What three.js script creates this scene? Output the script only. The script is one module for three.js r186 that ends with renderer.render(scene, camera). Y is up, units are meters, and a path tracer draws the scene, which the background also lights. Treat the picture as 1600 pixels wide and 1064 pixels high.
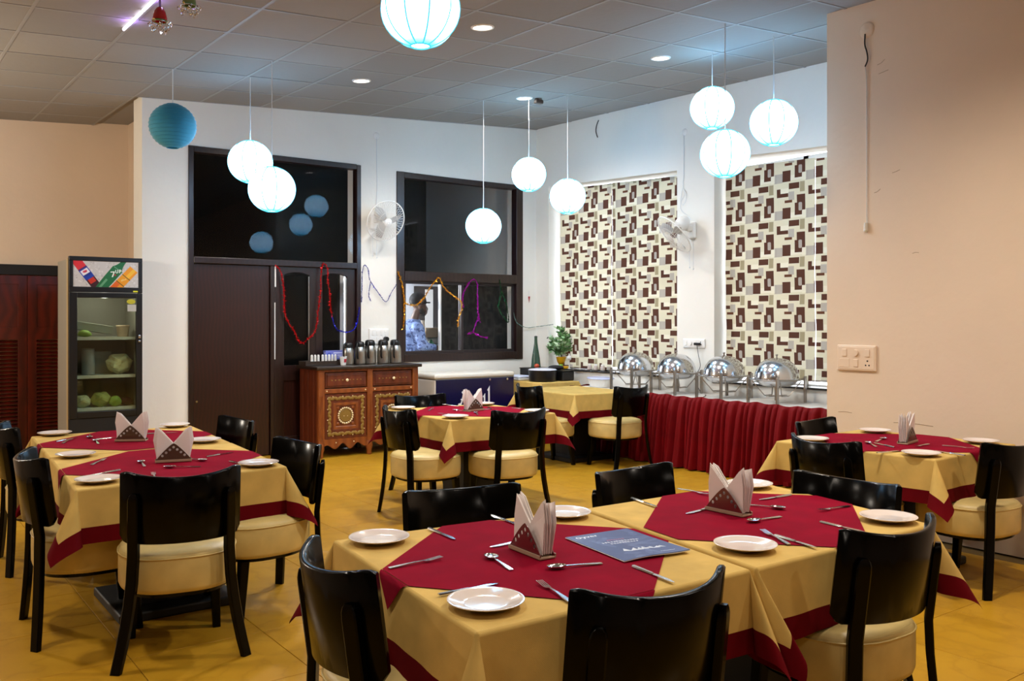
import * as THREE from 'three';
import { RoundedBoxGeometry } from 'three/addons/geometries/RoundedBoxGeometry.js';
import { mergeGeometries, toCreasedNormals } from 'three/addons/utils/BufferGeometryUtils.js';
import { MarchingCubes } from 'three/addons/objects/MarchingCubes.js';

// ------------------------------------------------------------------ camera, sky, large lights, exposure
const scene = new THREE.Scene();
const W = 1600, H = 1064, FOCAL = 1405;
const camera = new THREE.PerspectiveCamera(2 * Math.atan(H / 2 / FOCAL) * 180 / Math.PI, W / H, 0.05, 80);
camera.setViewOffset(W, H, 0, 32, W, H);
camera.position.set(-7.652, 1.55, 9.93);
camera.lookAt(-7.652 + 0.5888, 1.55, 9.93 - 0.8083);
scene.add(camera);
scene.background = new THREE.Color(2.6, 2.75, 3.0);          // bright overcast daylight beyond the blinds
const renderer = new THREE.WebGLRenderer({ antialias: true });
renderer.toneMapping = THREE.LinearToneMapping;
renderer.toneMappingExposure = 1.0;
renderer.shadowMap.enabled = true;
const LIGHT = { down: 28, warm: 15.5, globe: 18.5, lantern: .6, cell: 9 };

// ------------------------------------------------------------------ helpers
let seed = 7;
const rnd = () => { seed = (seed * 1664525 + 1013904223) >>> 0; return seed / 4294967296; };
const rr = (a, b) => a + (b - a) * rnd();
const V = (x, y, z) => new THREE.Vector3(x, y, z);
const used = {}, kidsOf = new WeakMap();
function numbered(n) {
  const k = used[n] = (used[n] ?? -1) + 1;
  return k ? n + '_' + String(k).padStart(3, '0') : n;
}
function uvm(g) {                       // uv in metres from the dominant direction of each face
  const p = g.attributes.position, n = g.attributes.normal, uv = new Float32Array(p.count * 2);
  for (let i = 0; i < p.count; i++) {
    const ax = Math.abs(n.getX(i)), ay = Math.abs(n.getY(i)), az = Math.abs(n.getZ(i));
    const x = p.getX(i), y = p.getY(i), z = p.getZ(i);
    if (ay >= ax && ay >= az) { uv[2 * i] = x; uv[2 * i + 1] = z; }
    else if (ax >= az) { uv[2 * i] = z; uv[2 * i + 1] = y; }
    else { uv[2 * i] = x; uv[2 * i + 1] = y; }
  }
  g.setAttribute('uv', new THREE.BufferAttribute(uv, 2));
  return g;
}
function join(list) {
  const out = [];
  for (let g of list.flat(3)) {
    if (g.index) g = g.toNonIndexed();
    const k = new THREE.BufferGeometry();
    k.setAttribute('position', g.attributes.position);
    k.setAttribute('normal', g.attributes.normal);
    k.setAttribute('uv', g.attributes.uv ?? new THREE.BufferAttribute(new Float32Array(g.attributes.position.count * 2), 2));
    out.push(k);
  }
  return out.length === 1 ? out[0] : mergeGeometries(out);
}
function obj(name, geos, mat, parent = scene) {
  const m = new THREE.Mesh(Array.isArray(geos) ? join(geos) : geos, mat);
  m.name = parent === scene ? numbered(name) : name;
  if (parent !== scene) {
    if (!kidsOf.has(parent)) kidsOf.set(parent, {});
    const c = kidsOf.get(parent);
    const k = c[name] = (c[name] ?? -1) + 1;
    if (k) m.name = name + '_' + String(k).padStart(3, '0');
  }
  m.castShadow = m.receiveShadow = true;
  parent.add(m);
  return m;
}
function tag(o, label, category, group) {
  o.userData.label = label; o.userData.category = category;
  if (group) o.userData.group = group;
  return o;
}
function thing(name, label, category, [x, y, z] = [0, 0, 0], turn = 0, group) {
  const o = new THREE.Group(); o.name = numbered(name); scene.add(o);
  o.position.set(x, y, z); o.rotation.y = turn;
  return tag(o, label, category, group);
}
function dup(root, label, [x, y, z], turn = 0, group) {
  const o = root.clone(); o.name = numbered(root.name.replace(/_\d{3}$/, '')); scene.add(o);
  o.position.set(x, y, z); o.rotation.set(0, turn, 0);
  o.userData = { ...root.userData, label };
  if (group) o.userData.group = group;
  return o;
}
function struct(name, geos, mat, parent = scene) {
  const m = obj(name, geos, mat, parent);
  if (parent === scene) m.userData.kind = 'structure';
  return m;
}
function structGroup(name, pos = [0, 0, 0]) {
  const g = new THREE.Group(); g.name = numbered(name); g.position.set(...pos); g.userData.kind = 'structure'; scene.add(g); return g;
}
function box(w, h, d, x = 0, y = 0, z = 0, bev = 0) {
  const g = bev ? new RoundedBoxGeometry(w, h, d, 2, Math.min(bev, w * .49, h * .49, d * .49)) : new THREE.BoxGeometry(w, h, d);
  g.translate(x, y, z);
  return uvm(g);
}
const span = (x0, x1, y0, y1, z0, z1, bev = 0) => box(x1 - x0, y1 - y0, z1 - z0, (x0 + x1) / 2, (y0 + y1) / 2, (z0 + z1) / 2, bev);
function tube(pts, r, seg = 24, rad = 6, closed = false) {
  return new THREE.TubeGeometry(new THREE.CatmullRomCurve3(pts, closed, 'centripetal'), seg, r, rad, closed);
}
function rod(a, b, r, rad = 8, r2 = r) {
  const d = b.clone().sub(a), g = new THREE.CylinderGeometry(r2, r, d.length(), rad, 1);
  g.applyQuaternion(new THREE.Quaternion().setFromUnitVectors(V(0, 1, 0), d.clone().normalize()));
  return g.translate((a.x + b.x) / 2, (a.y + b.y) / 2, (a.z + b.z) / 2);
}
function bar(a, b, w, d) {              // rectangular bar between two points
  const v = b.clone().sub(a), g = new THREE.BoxGeometry(w, v.length(), d);
  g.applyQuaternion(new THREE.Quaternion().setFromUnitVectors(V(0, 1, 0), v.normalize()));
  return g.translate((a.x + b.x) / 2, (a.y + b.y) / 2, (a.z + b.z) / 2);
}
const lathe = (pts, seg = 32) => new THREE.LatheGeometry(pts.map(([x, y]) => new THREE.Vector2(x, y)), seg);
function loft(rings, { cap = true, crease = .7, closed = true, loop = false } = {}) {
  const n = rings[0].length, m = rings.length, pos = [], idx = [];
  rings.forEach((r) => r.forEach((p) => pos.push(p.x, p.y, p.z)));
  const kn = closed ? n : n - 1, km = loop ? m : m - 1;
  for (let i = 0; i < km; i++) for (let k = 0; k < kn; k++) {
    const a = i * n + k, b = i * n + (k + 1) % n, i2 = (i + 1) % m, c = i2 * n + k, d = i2 * n + (k + 1) % n;
    idx.push(a, b, d, a, d, c);
  }
  if (cap && !loop) for (const [i, flip] of [[0, true], [m - 1, false]]) {
    const c = rings[i].reduce((s, p) => s.add(p), V(0, 0, 0)).multiplyScalar(1 / n), ci = pos.length / 3;
    pos.push(c.x, c.y, c.z);
    for (let k = 0; k < n; k++) { const a = i * n + k, b = i * n + (k + 1) % n; flip ? idx.push(ci, b, a) : idx.push(ci, a, b); }
  }
  let g = new THREE.BufferGeometry();
  g.setAttribute('position', new THREE.Float32BufferAttribute(pos, 3)); g.setIndex(idx);
  g.computeVertexNormals();
  g = toCreasedNormals(g, crease);
  return uvm(g);
}
function plate2d(shape, depth, bev = 0.0015) {  // extruded outline, back face at z = 0
  const g = new THREE.ExtrudeGeometry(shape, { depth: Math.max(depth - 2 * bev, 1e-4), bevelEnabled: bev > 0, bevelThickness: bev, bevelSize: bev, bevelSegments: 1, curveSegments: 14 });
  return g.translate(0, 0, bev);
}
const poly = (pts) => new THREE.Shape(pts.map(([x, y]) => new THREE.Vector2(x, y)));
const ringShape = (pts, holes) => { const s = poly(pts); for (const h of holes) s.holes.push(new THREE.Path(h.map(([x, y]) => new THREE.Vector2(x, y)))); return s; };
const rect = (x0, x1, y0, y1) => [[x0, y0], [x1, y0], [x1, y1], [x0, y1]];

// ------------------------------------------------------------------ textures and materials
function hash2(x, y, s) { let h = Math.imul(x, 374761393) ^ Math.imul(y, 668265263) ^ Math.imul(s, 2147483647 - 61); h = Math.imul(h ^ (h >>> 13), 1274126177); return ((h ^ (h >>> 16)) >>> 0) / 4294967296; }
function vnoise(x, y, per, s) {         // tiling value noise, period "per" cells
  const xi = Math.floor(x), yi = Math.floor(y), fx = x - xi, fy = y - yi, w = (t) => t * t * (3 - 2 * t), m = (v) => ((v % per) + per) % per;
  const a = hash2(m(xi), m(yi), s), b = hash2(m(xi + 1), m(yi), s), c = hash2(m(xi), m(yi + 1), s), d = hash2(m(xi + 1), m(yi + 1), s);
  return a + (b - a) * w(fx) + (c - a) * w(fy) + (a - b - c + d) * w(fx) * w(fy);
}
function fbm(u, v, base, oct, s) { let r = 0, a = .5, p = base; for (let i = 0; i < oct; i++) { r += a * vnoise(u * p, v * p, p, s + i); a *= .5; p *= 2; } return r; }
function tex(size, fn, srgb = true, repeat = 1) {
  const d = new Uint8Array(size * size * 4);
  for (let y = 0; y < size; y++) for (let x = 0; x < size; x++) {
    const c = fn(x / size, y / size), i = 4 * (y * size + x);
    for (let k = 0; k < 3; k++) d[i + k] = Math.max(0, Math.min(255, (Array.isArray(c) ? c[k] : c) * 255));
    d[i + 3] = 255;
  }
  const t = new THREE.DataTexture(d, size, size);
  t.wrapS = t.wrapT = THREE.RepeatWrapping; t.magFilter = THREE.LinearFilter; t.minFilter = THREE.LinearMipmapLinearFilter; t.generateMipmaps = true;
  if (srgb) t.colorSpace = THREE.SRGBColorSpace;
  t.repeat.set(repeat, repeat); t.needsUpdate = true;
  return t;
}
function canvasTex(w, h, draw) {
  const c = document.createElement('canvas'); c.width = w; c.height = h; draw(c.getContext('2d'), w, h);
  const t = new THREE.CanvasTexture(c); t.colorSpace = THREE.SRGBColorSpace; t.wrapS = t.wrapT = THREE.RepeatWrapping; return t;
}
const mix = (a, b, t) => a.map((v, i) => v + (b[i] - v) * t);
const std = (color, roughness = .6, o = {}) => new THREE.MeshStandardMaterial({ color, roughness, ...o });
const phys = (color, roughness, o = {}) => new THREE.MeshPhysicalMaterial({ color, roughness, ...o });
const DS = { side: THREE.DoubleSide };

const grainBump = tex(256, (u, v) => fbm(u, v, 16, 4, 3), false, 1.5);
const weaveBump = tex(128, (u, v) => .5 + .25 * Math.sin(u * Math.PI * 64) * Math.sin(v * Math.PI * 64) + .2 * (hash2(Math.floor(u * 64), Math.floor(v * 64), 5) - .5), false, 6);
const wallMap = tex(256, (u, v) => { const n = fbm(u, v, 4, 5, 11); return [.945 + .05 * (n - .5), .94 + .05 * (n - .5), .925 + .05 * (n - .5)]; }, true, .35);
const clothMap = (r, g, b, s) => tex(256, (u, v) => { const n = fbm(u, v, 6, 4, s), w = .035 * Math.sin(u * Math.PI * 256) * Math.sin(v * Math.PI * 256); const k = .93 + .14 * (n - .5) + w; return [r * k, g * k, b * k]; }, true, 2);
const floorMap = (s) => tex(512, (u, v) => {
  const n = fbm(u + .15 * fbm(u, v, 3, 3, s + 20), v, 3, 6, s), vein = Math.pow(1 - Math.abs(2 * fbm(u + .2 * n, v, 4, 4, s + 40) - 1), 9);
  return mix(mix([.745, .565, .15], [.70, .515, .11], n), [.52, .36, .06], .22 * vein);
}, true, 1.6);
const woodMap = (a, b, s, stretch = 14) => tex(512, (u, v) => {
  const w = fbm(u, v * 1, 2, 3, s), g = fbm(u * 1 + .06 * w, v, 4, 3, s + 3), line = .5 + .5 * Math.sin((u * stretch + 2.6 * w) * Math.PI * 2), f = fbm((u * 8) % 1, v, 24, 2, s + 9);
  return mix(a, b, Math.min(1, .45 * line + .45 * g + .25 * f));
}, true, 1.2);

const M = {
  wall: std(0xf3f1ec, .85, { map: wallMap, bumpMap: grainBump, bumpScale: .0012 }),
  cream: std(0xf1dcc6, .85, { map: wallMap, bumpMap: grainBump, bumpScale: .0012 }),  // warm lamplight on white-painted walls, partly put into the colour
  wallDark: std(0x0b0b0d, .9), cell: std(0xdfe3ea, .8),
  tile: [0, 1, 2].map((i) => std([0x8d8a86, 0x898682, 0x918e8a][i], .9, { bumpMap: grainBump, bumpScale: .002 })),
  tbar: std(0x939393, .55),
  floor: [1, 2, 3].map((s) => phys(0xffffff, .36, { map: floorMap(s), specularIntensity: .55, clearcoat: .18, clearcoatRoughness: .22 })),
  grout: std(0x6d5320, .9),
  frame: phys(0x2a1513, .32, { map: woodMap([1, 1, 1], [.6, .55, .55], 4), clearcoat: .3, clearcoatRoughness: .25 }),
  alu: std(0x332b2c, .42, { metalness: .35 }),
  doorWood: phys(0xffffff, .35, { map: woodMap([.21, .055, .035], [.10, .022, .018], 8, 20), clearcoat: .35, clearcoatRoughness: .2 }),
  louvre: phys(0xffffff, .3, { map: woodMap([.42, .12, .05], [.2, .045, .025], 12, 7), clearcoat: .6, clearcoatRoughness: .15 }),
  glass: phys(0xffffff, .02, { transmission: 1, thickness: 0, ior: 1.2, side: THREE.DoubleSide }),
  black: phys(0x020202, .2, { specularIntensity: .3 }),
  blackMatte: std(0x070709, .55),
  seat: phys(0xffffff, .42, { map: clothMap(.9, .8, .52, 31), clearcoat: .12, clearcoatRoughness: .4, bumpMap: grainBump, bumpScale: .0006 }),
  yellow: phys(0xffffff, .9, { specularIntensity: .25, map: clothMap(.87, .73, .42, 33), bumpMap: weaveBump, bumpScale: .0005, ...DS }),
  maroon: phys(0xffffff, .9, { specularIntensity: .12, map: clothMap(.40, .03, .07, 35), bumpMap: weaveBump, bumpScale: .0005, ...DS }),
  red: phys(0xffffff, .9, { specularIntensity: .12, map: clothMap(.56, .02, .15, 37), bumpMap: weaveBump, bumpScale: .0006, ...DS }),
  skirt: phys(0xffffff, .6, { specularIntensity: .25, map: clothMap(.47, .02, .05, 39), sheen: .4, sheenColor: new THREE.Color(.5, .05, .06), sheenRoughness: .4, ...DS }),
  linen: std(0xd9d7d4, .8, { map: wallMap, ...DS }),
  china: phys(0xe8dbd3, .12, { clearcoat: .6, clearcoatRoughness: .05 }),
  steel: std(0xd4d6da, .17, { metalness: 1 }), steelDark: std(0xa39c94, .34, { metalness: 1 }), brushed: std(0xb9b5ae, .3, { metalness: 1 }),
  napkin: std(0xf1e9e6, .9, DS),
  holder: phys(0x5e0a14, .35, { clearcoat: .5, clearcoatRoughness: .2 }), holderBrown: phys(0x4a3526, .4, { clearcoat: .3 }), holderEdge: std(0xa88f78, .5),
  white: std(0xe9e7e3, .5), offwhite: std(0xd8d3c8, .55), plastic: phys(0xe7e5e0, .35, { clearcoat: .2 }), blackPlastic: std(0x0a0a0b, .4),
  sill: phys(0x2c2c2e, .25, { clearcoat: .3 }),
  wood: phys(0xffffff, .42, { map: woodMap([.62, .34, .12], [.44, .20, .06], 16, 9), clearcoat: .3, clearcoatRoughness: .25 }),
  woodDark: phys(0xffffff, .4, { map: woodMap([.46, .20, .08], [.31, .11, .04], 18, 9), clearcoat: .3, clearcoatRoughness: .25 }),
  topBoard: phys(0x2e2118, .35, { map: woodMap([1, 1, 1], [.7, .65, .6], 21), clearcoat: .3 }),
  brass: std(0xc79a45, .4, { metalness: .6 }), bone: std(0xf0dcae, .5), olive: std(0x8a6a28, .55),
  navy: phys(0x050838, .3, { clearcoat: .4, clearcoatRoughness: .15 }),
  lampWhite: std(0xfff4e4, .5, { emissive: new THREE.Color(1, .93, .84), emissiveIntensity: 9 }),
  lanternPlain: phys(0x2b98b4, .8, { transmission: .35, thickness: 0, ...DS }),
  cord: std(0xcfd3d6, .6), cordDark: std(0x2a2a2e, .6),
  leaf: [0x6f9a5c, 0x8db67c, 0x4d7d45, 0xb7cfa8].map((c) => std(c, .6, { ...DS })),
  yellowPot: phys(0xd8a012, .3, { clearcoat: .4 }), greenPot: phys(0x86b818, .3, { clearcoat: .4 }),
};
// the paper of the lit lanterns: whitest round the middle, bluer near the two rings
const lanternGlow = tex(64, (u, v) => { const t = Math.pow(Math.abs(2 * v - 1), 2.6); return mix([.66, .83, 1], [.10, .56, .80], t); }, true, 1);
M.lantern = std(0x9fd8e4, .8, { emissive: new THREE.Color(1, 1, 1), emissiveMap: lanternGlow, emissiveIntensity: 13 });
M.lanternRib = std(0x2f98b4, .7, { emissive: new THREE.Color(.08, .55, .7), emissiveIntensity: 1 });
M.ledTube = std(0xffffff, .4, { emissive: new THREE.Color(.86, .8, 1), emissiveIntensity: 5 });

// ------------------------------------------------------------------ the room: floor, ceiling, walls, openings
const X1 = -1.511, ZC = -2.036;                               // face of the jutting wall; far wall on the left
{
  const floor = structGroup('floor');
  obj('floor_bed', [span(-13.4, .3, -.16, -.012, -3.2, 14.4)], M.grout, floor);
  obj('floor_border', [span(-13.4, -8.5, -.012, 0, -3.2, 14.4), span(-8.5, .1, -.012, 0, 9.92, 14.4), span(-8.5, .1, -.012, 0, -3.2, 0)], M.floor[0], floor);
  const variants = [];
  for (let k = 0; k < 9; k++) {
    const g = box(.617, .011, .617, 0, -.0055, 0, .0015), uv = g.attributes.uv, a = rr(0, 1), b = rr(0, 1), q = k % 2;
    for (let i = 0; i < uv.count; i++) { const u = uv.getX(i), v = uv.getY(i); uv.setXY(i, (q ? v : u) + a, (q ? u : v) + b); }
    variants.push(g);
  }
  for (let i = 0; i < 14; i++) for (let j = 0; j < 16; j++) {
    const x = -8.5 + .62 * (i + .5), z = .62 * (j + .5);
    if ((x > X1 && z > 5.69) || x > 0) continue;
    const t = obj('tile', variants[Math.floor(rnd() * 9)], M.floor[Math.floor(rnd() * 3)], floor); t.position.set(x, 0, z);
  }
}
const CEIL = (x, z) => 4.199 + .059 * x - .029 * z;
const ceilTilt = new THREE.Quaternion().setFromUnitVectors(V(0, 1, 0), V(-.059, 1, .029).normalize());
{
  const c = structGroup('ceiling', [0, 4.199, 0]); c.quaternion.copy(ceilTilt);
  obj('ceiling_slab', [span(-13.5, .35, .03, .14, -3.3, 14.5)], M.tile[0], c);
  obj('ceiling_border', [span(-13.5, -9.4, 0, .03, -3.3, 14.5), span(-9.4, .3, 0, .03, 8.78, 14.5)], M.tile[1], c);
  const xs = [0]; for (let i = 0; i < 14; i++) xs.push(-.56 - .68 * i);
  const zs = []; for (let j = -3; j <= 12; j++) zs.push(.02 + .73 * j);
  const full = box(.662, .014, .712, 0, .009, 0, .002), end = box(.542, .014, .712, 0, .009, 0, .002);
  for (let i = 0; i < 14; i++) for (let j = 0; j < 15; j++) {
    const x0 = xs[i + 1], x1 = xs[i], z0 = zs[j], z1 = zs[j + 1], x = (x0 + x1) / 2, z = (z0 + z1) / 2;
    if (z < 0 && x > -5.3) continue;
    if (x > X1 && z > 5.6) continue;
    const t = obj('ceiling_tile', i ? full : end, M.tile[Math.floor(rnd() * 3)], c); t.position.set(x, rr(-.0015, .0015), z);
    t.rotation.set(rr(-.0015, .0015), 0, rr(-.0015, .0015));
  }
  for (const x of xs.slice(1)) obj('grid_bar', [box(.024, .012, x < -5.3 ? 10.95 : 8.76, x, .004, x < -5.3 ? 3.305 : 4.4)], M.tbar, c);
  for (const z of zs) obj('grid_bar', [box(z < 0 ? 4.08 : 9.4, .0118, .024, z < 0 ? -7.36 : -4.7, .0041, z)], M.tbar, c);
}
const extrudeXY = (shape, z0, z1) => uvm(new THREE.ExtrudeGeometry(shape, { depth: z1 - z0, bevelEnabled: false }).translate(0, 0, z0));
// back wall with the door opening and the sliding window
struct('wall_back', [extrudeXY((() => {
  const s = poly([[-5.23, 0], [-4.755, 0], [-4.755, 3.445], [-2.70, 3.435], [-2.70, 0], [.25, 0], [.25, 4.4], [-5.23, 4.4]]);
  s.holes.push(new THREE.Path([[-2.205, 1.02], [-.245, 1.01], [-.245, 3.392], [-2.205, 3.413]].map(([x, y]) => new THREE.Vector2(x, y)))); return s;
})(), -.352, 0)], M.wall);
// window wall: outline in z (drawn as -z on the shape's x axis), turned to run along z
struct('wall_window_side', [(() => {
  const s = poly([[3.2, -.1], [-6.2, -.1], [-6.2, 4.5], [3.2, 4.5]].map(([a, b]) => [a, b]));
  for (const h of [[[-.273, .9], [-2.662, .9], [-2.662, 3.275], [-.273, 3.372]], [[-3.218, .88], [-5.25, .87], [-5.25, 3.225], [-3.218, 3.318]]]) s.holes.push(new THREE.Path(h.map(([x, y]) => new THREE.Vector2(x, y))));
  const g = new THREE.ExtrudeGeometry(s, { depth: .3, bevelEnabled: false });
  g.rotateY(Math.PI / 2);
  return uvm(g);
})()], M.wall);
struct('wall_right', [span(X1, .3, 0, 4.4, 5.69, 14.3)], M.cream);
struct('wall_left', [span(-13.3, -4.4, 0, 4.3, ZC - .3, ZC)], M.cream);
struct('wall_passage', [span(-4.9, -4.76, 0, 4.3, ZC, -.352)], M.cream);
struct('wall_far_left', [span(-13.5, -13.2, 0, 4.3, -2.4, 14.3)], M.cream);
struct('wall_rear', [span(-13.5, .3, 0, 4.3, 14, 14.3)], M.cream);
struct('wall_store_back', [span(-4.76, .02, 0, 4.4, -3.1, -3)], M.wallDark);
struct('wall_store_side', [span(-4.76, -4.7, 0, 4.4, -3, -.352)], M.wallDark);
// the lit pantry behind the sliding window
{
  const p = structGroup('wall_pantry');
  obj('partition', [span(-2.8, -2.75, 0, 2.11, -2.4, -.36), span(-2.8, -.02, 0, 2.11, -2.4, -2.33), span(-.08, -.02, 0, 2.11, -2.33, -.36)], M.cell, p);
  obj('blackout_panel', [span(-2.83, -2.802, 0, 2.14, -2.4, -.36), span(-2.83, -.02, 2.142, 2.16, -2.4, -.36)], M.wallDark, p);  // added black sheets so the glass in front stays dark
  obj('false_ceiling', [span(-2.8, -.02, 2.11, 2.14, -2.4, -.354)], M.cell, p);
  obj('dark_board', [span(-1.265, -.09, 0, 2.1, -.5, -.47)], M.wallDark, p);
  obj('board_edge', [span(-1.285, -1.265, 0, 2.1, -.51, -.46)], M.white, p);
  obj('inner_door', [span(-.62, -.1, 0, 2.08, -2.33, -2.29)], std(0x2c2422, .6), p);
  obj('white_panel', [span(-.445, -.305, 1.2, 2.03, -2.285, -2.27)], M.white, p);
}
// dark brown frames, doors and panes of the back wall
{
  const f = structGroup('window_1');                          // tall door frame with transom light
  obj('frame', [span(-4.755, -4.70, 0, 3.44, -.1, .02, .006), span(-2.755, -2.70, 0, 3.43, -.1, .02, .006), span(-4.70, -2.755, 3.375, 3.437, -.1, .02, .006)], M.frame, f);
  obj('transom_bar', [span(-4.70, -2.755, 2.17, 2.24, -.1, .025, .006)], M.frame, f);
  obj('pane', [span(-4.70, -2.755, 2.24, 3.375, -.045, -.039)], M.glass, f);
  obj('post', [span(-3.835, -3.79, 0, 2.17, -.09, .012, .005)], M.frame, f);
  const d1 = structGroup('door_1');
  obj('leaf', [span(-4.697, -3.84, .01, 2.167, -.07, -.02, .004)], M.doorWood, d1);
  obj('keyhole', [new THREE.CylinderGeometry(.012, .012, .01, 12).rotateX(Math.PI / 2).translate(-4.66, .66, -.016)], M.steel, d1);
  const d2 = structGroup('door_2');
  for (const [x0, x1, a, b] of [[-3.785, -3.275, -3.665, -3.345], [-3.27, -2.76, -3.19, -2.865]]) {
    const arch = []; for (let i = 0; i <= 8; i++) { const t = i / 8; arch.push([a + (b - a) * t, 2.075 + .035 * Math.sin(Math.PI * t)]); }
    const s = poly(rect(x0, x1, .01, 2.165)); s.holes.push(new THREE.Path([[b, 1.02], [a, 1.02], ...arch].map(([x, y]) => new THREE.Vector2(x, y))));
    s.holes.push(new THREE.Path(rect(a, b, .2, .85).map(([x, y]) => new THREE.Vector2(x, y))));
    const leaf = obj('leaf', [plate2d(s, .045, .003).translate(0, 0, -.065)], M.frame, d2);
    obj('pane', [span(a - .01, b + .01, 1.01, 2.12, -.047, -.042)], M.glass, leaf);
    obj('panel', [span(a - .01, b + .01, .19, .86, -.055, -.04, .008)], M.doorWood, leaf);
    obj('light_edge_bar', [span(b - .02, b - .008, 1.03, 2.06, -.034, -.018)], M.steelDark, leaf);  // metal bar standing in for the bright light edge of the pane
  }
  obj('gap_daylight_strip', [span(-3.787, -3.772, 1.93, 2.163, -.03, .012), span(-3.787, -3.777, 1.1, 1.75, -.03, .005)], M.white, d2);  // white strips standing in for daylight through the door gap
  const w = structGroup('window_2');
  obj('frame', [span(-2.205, -2.10, 1.02, 3.41, -.1, .02, .006), span(-.355, -.245, 1.015, 3.392, -.1, .02, .006), span(-2.10, -.355, 3.335, 3.40, -.1, .02, .006), span(-2.10, -.355, 1.02, 1.12, -.1, .02, .006)], M.frame, w);
  obj('transom_bar', [span(-2.10, -.355, 2.045, 2.165, -.1, .028, .006)], M.frame, w);
  obj('pane', [span(-2.10, -.355, 2.165, 3.335, -.045, -.039)], M.glass, w);
  for (const [x0, x1, z] of [[-2.1, -1.21, -.03], [-1.245, -.355, -.065]]) {
    const s = obj('sash', [plate2d(ringShape(rect(x0, x1, 1.12, 2.045), [rect(x0 + .03, x1 - .03, 1.155, 2.01).reverse()]), .026, .002).translate(0, 0, z)], M.alu, w);
    obj('pane', [span(x0 + .025, x1 - .025, 1.15, 2.015, z + .01, z + .015)], M.glass, s);
  }
}
// window side: glazing behind the blinds, dark stone sills
for (const [n, z0, z1, y0, y1] of [[3, .273, 2.662, .9, 3.28], [4, 3.218, 5.25, .88, 3.24]]) {
  const w = structGroup('window_' + n);
  const zm = (z0 + z1) / 2;
  obj('frame', [span(.24, .28, y0, y1, z0, z0 + .05), span(.24, .28, y0, y1, z1 - .05, z1), span(.24, .28, y0, y1, zm - .03, zm + .03), span(.24, .28, y1 - .05, y1, z0, z1), span(.24, .28, y0, y0 + .01, z0, z1)], M.white, w);
  obj('pane', [span(.255, .26, y0 + .01, y1 - .05, z0 + .05, zm - .03)], M.glass, w);
  obj('pane', [span(.255, .26, y0 + .01, y1 - .05, zm + .03, z1 - .05)], M.glass, w);
  obj('sill', [span(-.02, .24, y0 - .022, y0, z0 - .02, z1 + .0, .004)], M.sill, w);
}
// louvred wooden doors on the far left
{
  const d = structGroup('door_3');
  obj('lintel', [span(-6.75, -5.35, 2.08, 2.2, ZC, ZC + .06, .006)], M.blackMatte, d);
  obj('jamb', [span(-6.75, -6.58, 0, 2.08, ZC, ZC + .05, .006), span(-5.52, -5.35, 0, 2.08, ZC, ZC + .05, .006)], M.frame, d);
  for (const [x0, x1] of [[-6.575, -6.035], [-6.025, -5.525]]) {
    const a = x0 + .09, b = x1 - .09;
    const leaf = obj('leaf', [plate2d(ringShape(rect(x0, x1, .02, 2.07), [rect(a, b, .16, 1.32).reverse(), rect(a, b, 1.46, 1.97).reverse()]), .04, .003).translate(0, 0, ZC + .01)], M.louvre, d);
    obj('panel', [span(a - .01, b + .01, 1.45, 1.98, ZC + .018, ZC + .034, .006)], M.louvre, leaf);
    const slat = new RoundedBoxGeometry(b - a + .01, .008, .05, 1, .003).rotateX(.75); uvm(slat);
    for (let k = 0; k < 26; k++) { const m = obj('slat', slat, M.louvre, leaf); m.position.set((a + b) / 2, .18 + k * .0445, ZC + .03); }
  }
}

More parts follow.
